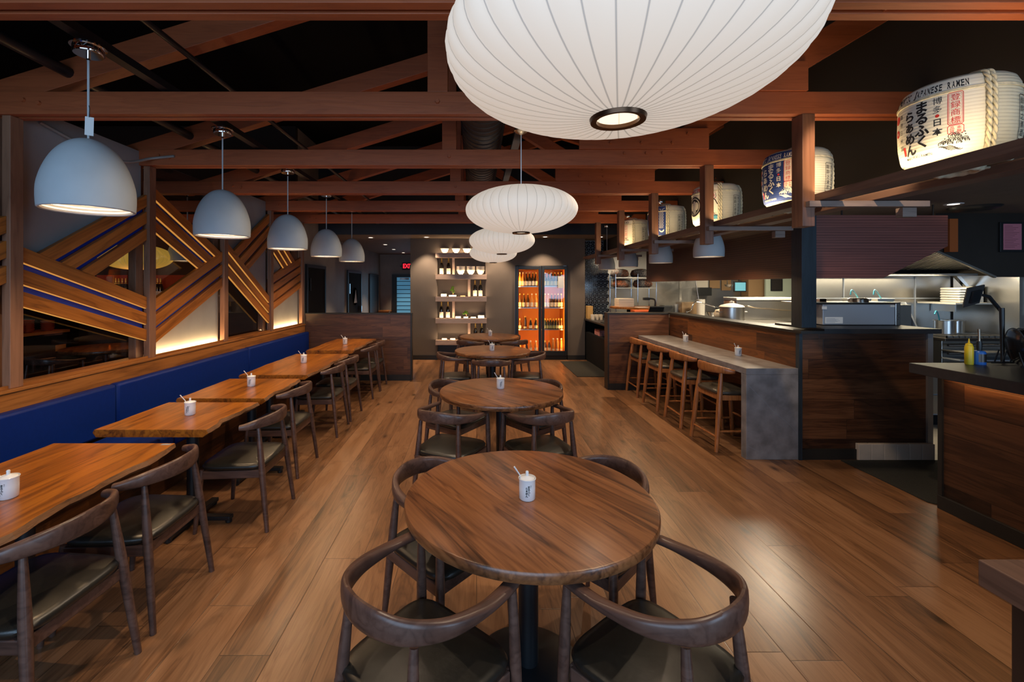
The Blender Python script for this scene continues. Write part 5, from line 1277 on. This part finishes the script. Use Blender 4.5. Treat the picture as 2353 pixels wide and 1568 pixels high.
obj('body', boxes((0, .86, .1, .74, .6305, 1.0)), M['steel'], rg, bev=.004); obj('cooktop', boxes((-.02, .86, .04, .78, 1.0, 1.035)), M['steeldark'], rg, bev=.004)
gt = MB()
for k in range(12): gt.box(.02+k*.07, .03+k*.07, .06, .76, 1.0355, 1.0595)
gt.box(.02, .8, .06, .075, 1.0355, 1.0595); gt.box(.02, .8, .4, .41, 1.0355, 1.0595); obj('grate', gt, M['steel'], rg)

for z in (.955, .86, .74): obj('rail', MB().tube([(0, .03, z), (.86, .03, z)], .014, 8), M['chrome'], rg, smooth=60)
obj('landing_shelf', boxes((0, .86, -.16, .1, .88, .9)), M['steel'], rg, bev=.003); obj('landing_shelf', boxes((0, .86, -.1, .1, .79, .806)), M['steelblue'], rg, bev=.003)
rf = thing('drawer_fridge', 'steel drawer unit with two paper notes under the range, behind the front counter', 'refrigerator', (5.35, 5.3, 0))
obj('body', boxes((0, 1.0, 0, .65, .12, .6)), M['steelblue'], rf, bev=.004); dr1 = obj('drawer', boxes((.02, .98, -.02, -.0005, .375, .585)), M['steel'], rf, bev=.003); dr2 = obj('drawer', boxes((.02, .98, -.02, -.0005, .14, .36)), M['steel'], rf, bev=.003); obj('worktop', boxes((-.02, 1.0, -.03, .65, .6005, .63)), M['steel'], rf, bev=.004)
obj('paper_note', boxes((.27, .4, -.024, -.0205, .45, .56)), M['paper'], dr1); obj('paper_note', boxes((.22, .4, -.024, -.0205, .23, .34)), M['paper'], dr2); obj('plinth', boxes((.02, .98, .02, .62, 0, .119)), M['blackmatte'], rf)
fr = thing('fryer', 'grey steel fryer box beside the brushed oven carrying white pans', 'appliance', (4.62, 5.3, 0)); obj('body', boxes((.0, .62, .1, .6, 1.021, 1.42)), M['steel'], fr, bev=.004); obj('side_guard', MB().prism([(.63, .0, 1.05), (.63, .55, 1.05), (.63, .55, 1.45), (.63, .2, 1.45)], (.02, 0, 0)), M['steelblue'], fr); obj('cabinet', boxes((.0, .62, .3, .6, .0, 1.02)), M['steeldark'], fr)
for k, x in enumerate((4.7, 4.98)):
    tag(obj('white_pan', MB().lathe([(.0001, 0), (.12, 0), (.15, .075), (.14, .075), (.112, .008), (.0001, .008)], 4, (x, 5.55, 1.4205), PI/4, 2*PI+PI/4), M['foam'], bev=.006), 'white food pan on the fryer box with a blue ladle in it, %s of two' % ('left', 'right')[k], 'pan', 'white food pans')
    ladle([(x+.05, 5.55, 1.45), (x-.05, 5.5, 1.55), (x-.14, 5.45, 1.6), (x-.17, 5.43, 1.54)], 'blue handled ladle in the %s white food pan' % ('left', 'right')[k])
ws = thing('wall_shelf', 'narrow steel wall shelf under the hood stacked with white plates', 'shelf', (5.88, 5.65, 1.44)); obj('board', boxes((0, .46, -.15, .33, -.02, 0)), M['foam'], ws); obj('bracket', boxes((.2, .22, .05, .33, -.12, -.0205)), M['steel'], ws)
for k in range(6): tag(obj('white_plate', boxes((5.99, 6.22, 5.56, 5.8, 1.4405+k*.031, 1.4695+k*.031)), M['foam'], bev=.012), 'square white plate on the wall shelf under the hood, %s from the bottom' % ORD[k], 'plate', 'plates on the wall shelf')
bn = thing('ring_binder', 'white ring binder standing at the right end of the wall shelf under the hood', 'binder', (6.26, 5.6, 1.4405)); obj('cover', boxes((0, .075, 0, .2, 0, .2)), M['foam'], bn, bev=.003); h_ = MB().lathe([(.0001, 0), (.022, 0), (.022, .004), (.0001, .004)], 18); h_.v = [(x+.037, -z-.0005, y+.11) for x, y, z in h_.v]; obj('finger_hole', h_, M['black'], bn)
bk = MB().prism([(6.2, 5.75, 1.79), (6.36, 5.75, 1.6), (6.36, 5.75, 1.56), (6.16, 5.75, 1.77)], (0, .05, 0)); tag(obj('hood_bracket', bk, M['chrome']), 'bright bracket at the right end of the hood lip', 'bracket')
# ---- things on the front counter
yb = thing('squeeze_bottle', 'yellow squeeze bottle on the black stone counter before the kitchen', 'bottle', (3.615, 3.29, 1.0735)); yb.scale = (1, 1, 1.5)
obj('body', MB().lathe([(.0001, 0), (.023, 0), (.0245, .01), (.0245, .085), (.02, .093), (.0001, .094)], 24), M['yellow'], yb, smooth=45); obj('nozzle', MB().lathe([(.02, .0935), (.018, .1), (.006, .105), (.003, .125), (.0001, .126)], 18), M['yellow'], yb, smooth=45)
tc_ = thing('blow_torch', 'blue gas can with an upright torch head on the black stone counter', 'torch', (3.69, 3.29, 1.0735))
obj('can', MB().lathe([(.0001, 0), (.035, 0), (.036, .006), (.036, .085), (.03, .098), (.014, .102), (.0001, .103)], 28), M['bluecan'], tc_, smooth=45); obj('can_label', MB().lathe([(.0364, .02), (.0364, .078)], 14, (0, 0, 0), -2.5, -.4), M['steeldark'], tc_, smooth=45)
obj('torch_grip', MB().lathe([(.014, .1025), (.016, .13), (.014, .17), (.0001, .171)], 18), M['black'], tc_, smooth=45); obj('burner', MB().tube([(0, 0, .165), (0, 0, .2), (-.003, 0, .258)], [.007, .006, .0085], 12), M['brass'], tc_, smooth=45)
pk = thing('pan_rack', 'black rack holding a row of upright black pans on the front counter', 'rack', (3.8, 3.2, 1.0735))
rm = MB()
for y in (-.09, .09): rm.tube([(-.02, y, .012), (.5, y, .012)], .006, 8)
for k in range(9): rm.tube([(.0+k*.058, -.09, .012), (.0+k*.058, -.06, .11), ], .0045, 6); rm.tube([(.0+k*.058, .09, .012), (.0+k*.058, .06, .11)], .0045, 6)
obj('wire_frame', rm, M['black'], pk, smooth=60)
pn0 = None
for k in range(8):
    if pn0 is None:
        m = MB().lathe([(.0001, .0), (.1, .0), (.122, .012), (.13, .014), (.13, .019), (.12, .018), (.098, .006), (.0001, .006)], 40); m.v = [(z, x, y) for x, y, z in m.v]; pn0 = obj('black_pan', m, plain('pan_gloss', (.01, .011, .013), .15), smooth=40); obj('rim', MB().tube([(.0165, .131*math.cos(q*PI/24), .131*math.sin(q*PI/24)) for q in range(48)], .0035, 6, loop=True), plain('pan_rim_shine', (.09, .1, .12), .2, .5), pn0, smooth=60); o = pn0  # shine on the pan edge painted as a lighter ring
    else: o = dup(pn0)
    o.location = (3.83+k*.045, 3.2, 1.0735+.14); o.rotation_euler = (0, math.radians(-6), math.radians(-27)); tag(o, 'round black pan standing upright in the rack on the front counter, %s from the left' % ORD[k], 'pan', 'black pans in the rack')
tm = thing('pos_monitor', 'dark order monitor seen from behind on a jointed black arm above the front counter', 'monitor', (0, 0, 0))
q4 = [P(2213, 708, 3.25), P(2224, 663, 3.2), P(2264, 655, 3.32), P(2251, 697, 3.37)]
mm_ = MB().prism(q4, (.012, .02, .004)); obj('panel', mm_, plain('monitor_back', (.045, .04, .04), .5), tm, bev=.003)
q5 = [Vector(q4[0]).lerp(Vector(q4[2]), t) for t in (.5,)][0]
u_, v_ = (Vector(q4[3])-Vector(q4[0])), (Vector(q4[1])-Vector(q4[0])); n__ = u_.cross(v_).normalized()
if n__.y > 0: n__ = -n__
obj('mount_plate', MB().prism([q5+n__*.001+u_*a*.25+v_*b*.3 for a, b in ((-1, -1), (1, -1), (1, 1), (-1, 1))], n__*.012), M['black'], tm)
obj('arm', MB().tube([P(2252, 677, 3.36), P(2272, 682, 3.38), P(2300, 715, 3.4)], [.008, .013, .012], 10).tube([P(2302, 708, 3.34), P(2303, 765, 3.34), (P(2304, 0, 3.34)[0], 3.34, 1.0745)], [.015, .013, .011], 10), M['black'], tm, smooth=45)

# ============================================================ ROOM BEYOND THE SCREENS
nl = dup(l0); nl.location = (-5.0, 6.6, 2.07); nl['label'] = 'amber saucer lantern glowing in the next room, seen through the first screen'; nl['group'] = 'lamps in the next room'
for ch in nl.children:
    if ch.name.startswith('shade'):
        m_ = ch.data.copy(); m_.materials[0] = M['amber']; ch.data = m_
nd_ = dup(pd1); nd_.location = (-4.45, 6.9, 2.03); nd_.scale = (1.6, 1.6, 1.2); nd_['label'] = 'wide dim dome lamp in the next room beside the amber lantern'; nd_['group'] = 'lamps in the next room'
t = dup(rt0); t.location = (-5.45, 6.6, 0); t['label'] = 'dark round table in the next room, seen through the first screen'; t['group'] = 'furniture in the next room'
for k, (x, y, dx, dy, lb) in enumerate(((-5.45, 5.75, .1, 1, 'armchair in the dark next room, back to the glass, nearer one'), (-4.75, 6.7, -1, .1, 'armchair in the dark next room, at the right of its table'))):
    c = dup(rc0); c.location = (x, y, 0); c.rotation_euler = (0, 0, face(dx, dy)); c['label'] = lb; c['group'] = 'furniture in the next room'
sb = thing('sideboard', 'long dark sideboard with bowls on it in the next room', 'sideboard', (-6.75, 3.8, 0)); obj('body', boxes((-.2, .17, 0, 3.4, 0, .91)), M['blackmatte'], sb); obj('top', boxes((-.22, .2, -.02, 3.42, .911, .95)), M['ledge'], sb)
redbowl = plain('red_lacquer', (.3, .05, .02), .35); rb0 = None
for k, (y, n) in enumerate(((6.52, 3), (6.66, 5), (6.98, 4))):
    for j in range(n):
        if rb0 is None: rb0 = obj('lacquer_bowl', MB().lathe([(.0001, 0), (.05, 0), (.07, .02), (.085, .06), (.08, .06), (.06, .02), (.0001, .01)], 24), redbowl, smooth=40); o = rb0
        else: o = dup(rb0)
        o.location = (-6.68, y, .951+j*.032); tag(o, 'red bowl on the next room sideboard, %s stack from left, %s from bottom' % (ORD[k], ORD[j]), 'bowl', 'bowls in the next room')
bx('small_sign', 'small red and yellow printed card on the sideboard front in the next room', 'card', (-6.579, -6.575, 7.0, 7.18, .62, .72), plain('card', (.5, .2, .04), .6))
rs = thing('back_shelf', 'dark shelf board with bottles in the next room, red-lit panel behind it', 'shelf', (-6.0, 7.9, 1.42)); obj('board', boxes((-.9, 1.2, -.2, .09, -.03, 0)), M['ledge'], rs); obj('red_lit_panel', boxes((-.75, -.2, .06, .09, .0, .42)), redbowl, rs); obj('red_lit_panel', boxes((.25, .9, .06, .09, .0, .42)), redbowl, rs)  # red light on the backboard put into the panel colour
for k, px in enumerate((266, 273, 281, 289, 362, 369)):
    b = dup(b0); b.location = (P(px, 0, 7.8)[0], 7.8, 1.421); b['label'] = 'dark bottle on the shelf in the next room, %s from the left' % ORD[k]; b['group'] = 'bottles in the next room'
light('POINT', 'next_room_lamp', (-5.0, 6.6, 1.8), 7, (1, .5, .18), radius=.3)
light('POINT', 'next_room_lamp', (-6.2, 7.2, 2.3), 6, (1, .25, .1), radius=.1)
light('POINT', 'next_room_lamp', (-5.8, 5.4, 2.4), 5, (1, .5, .2), radius=.1)
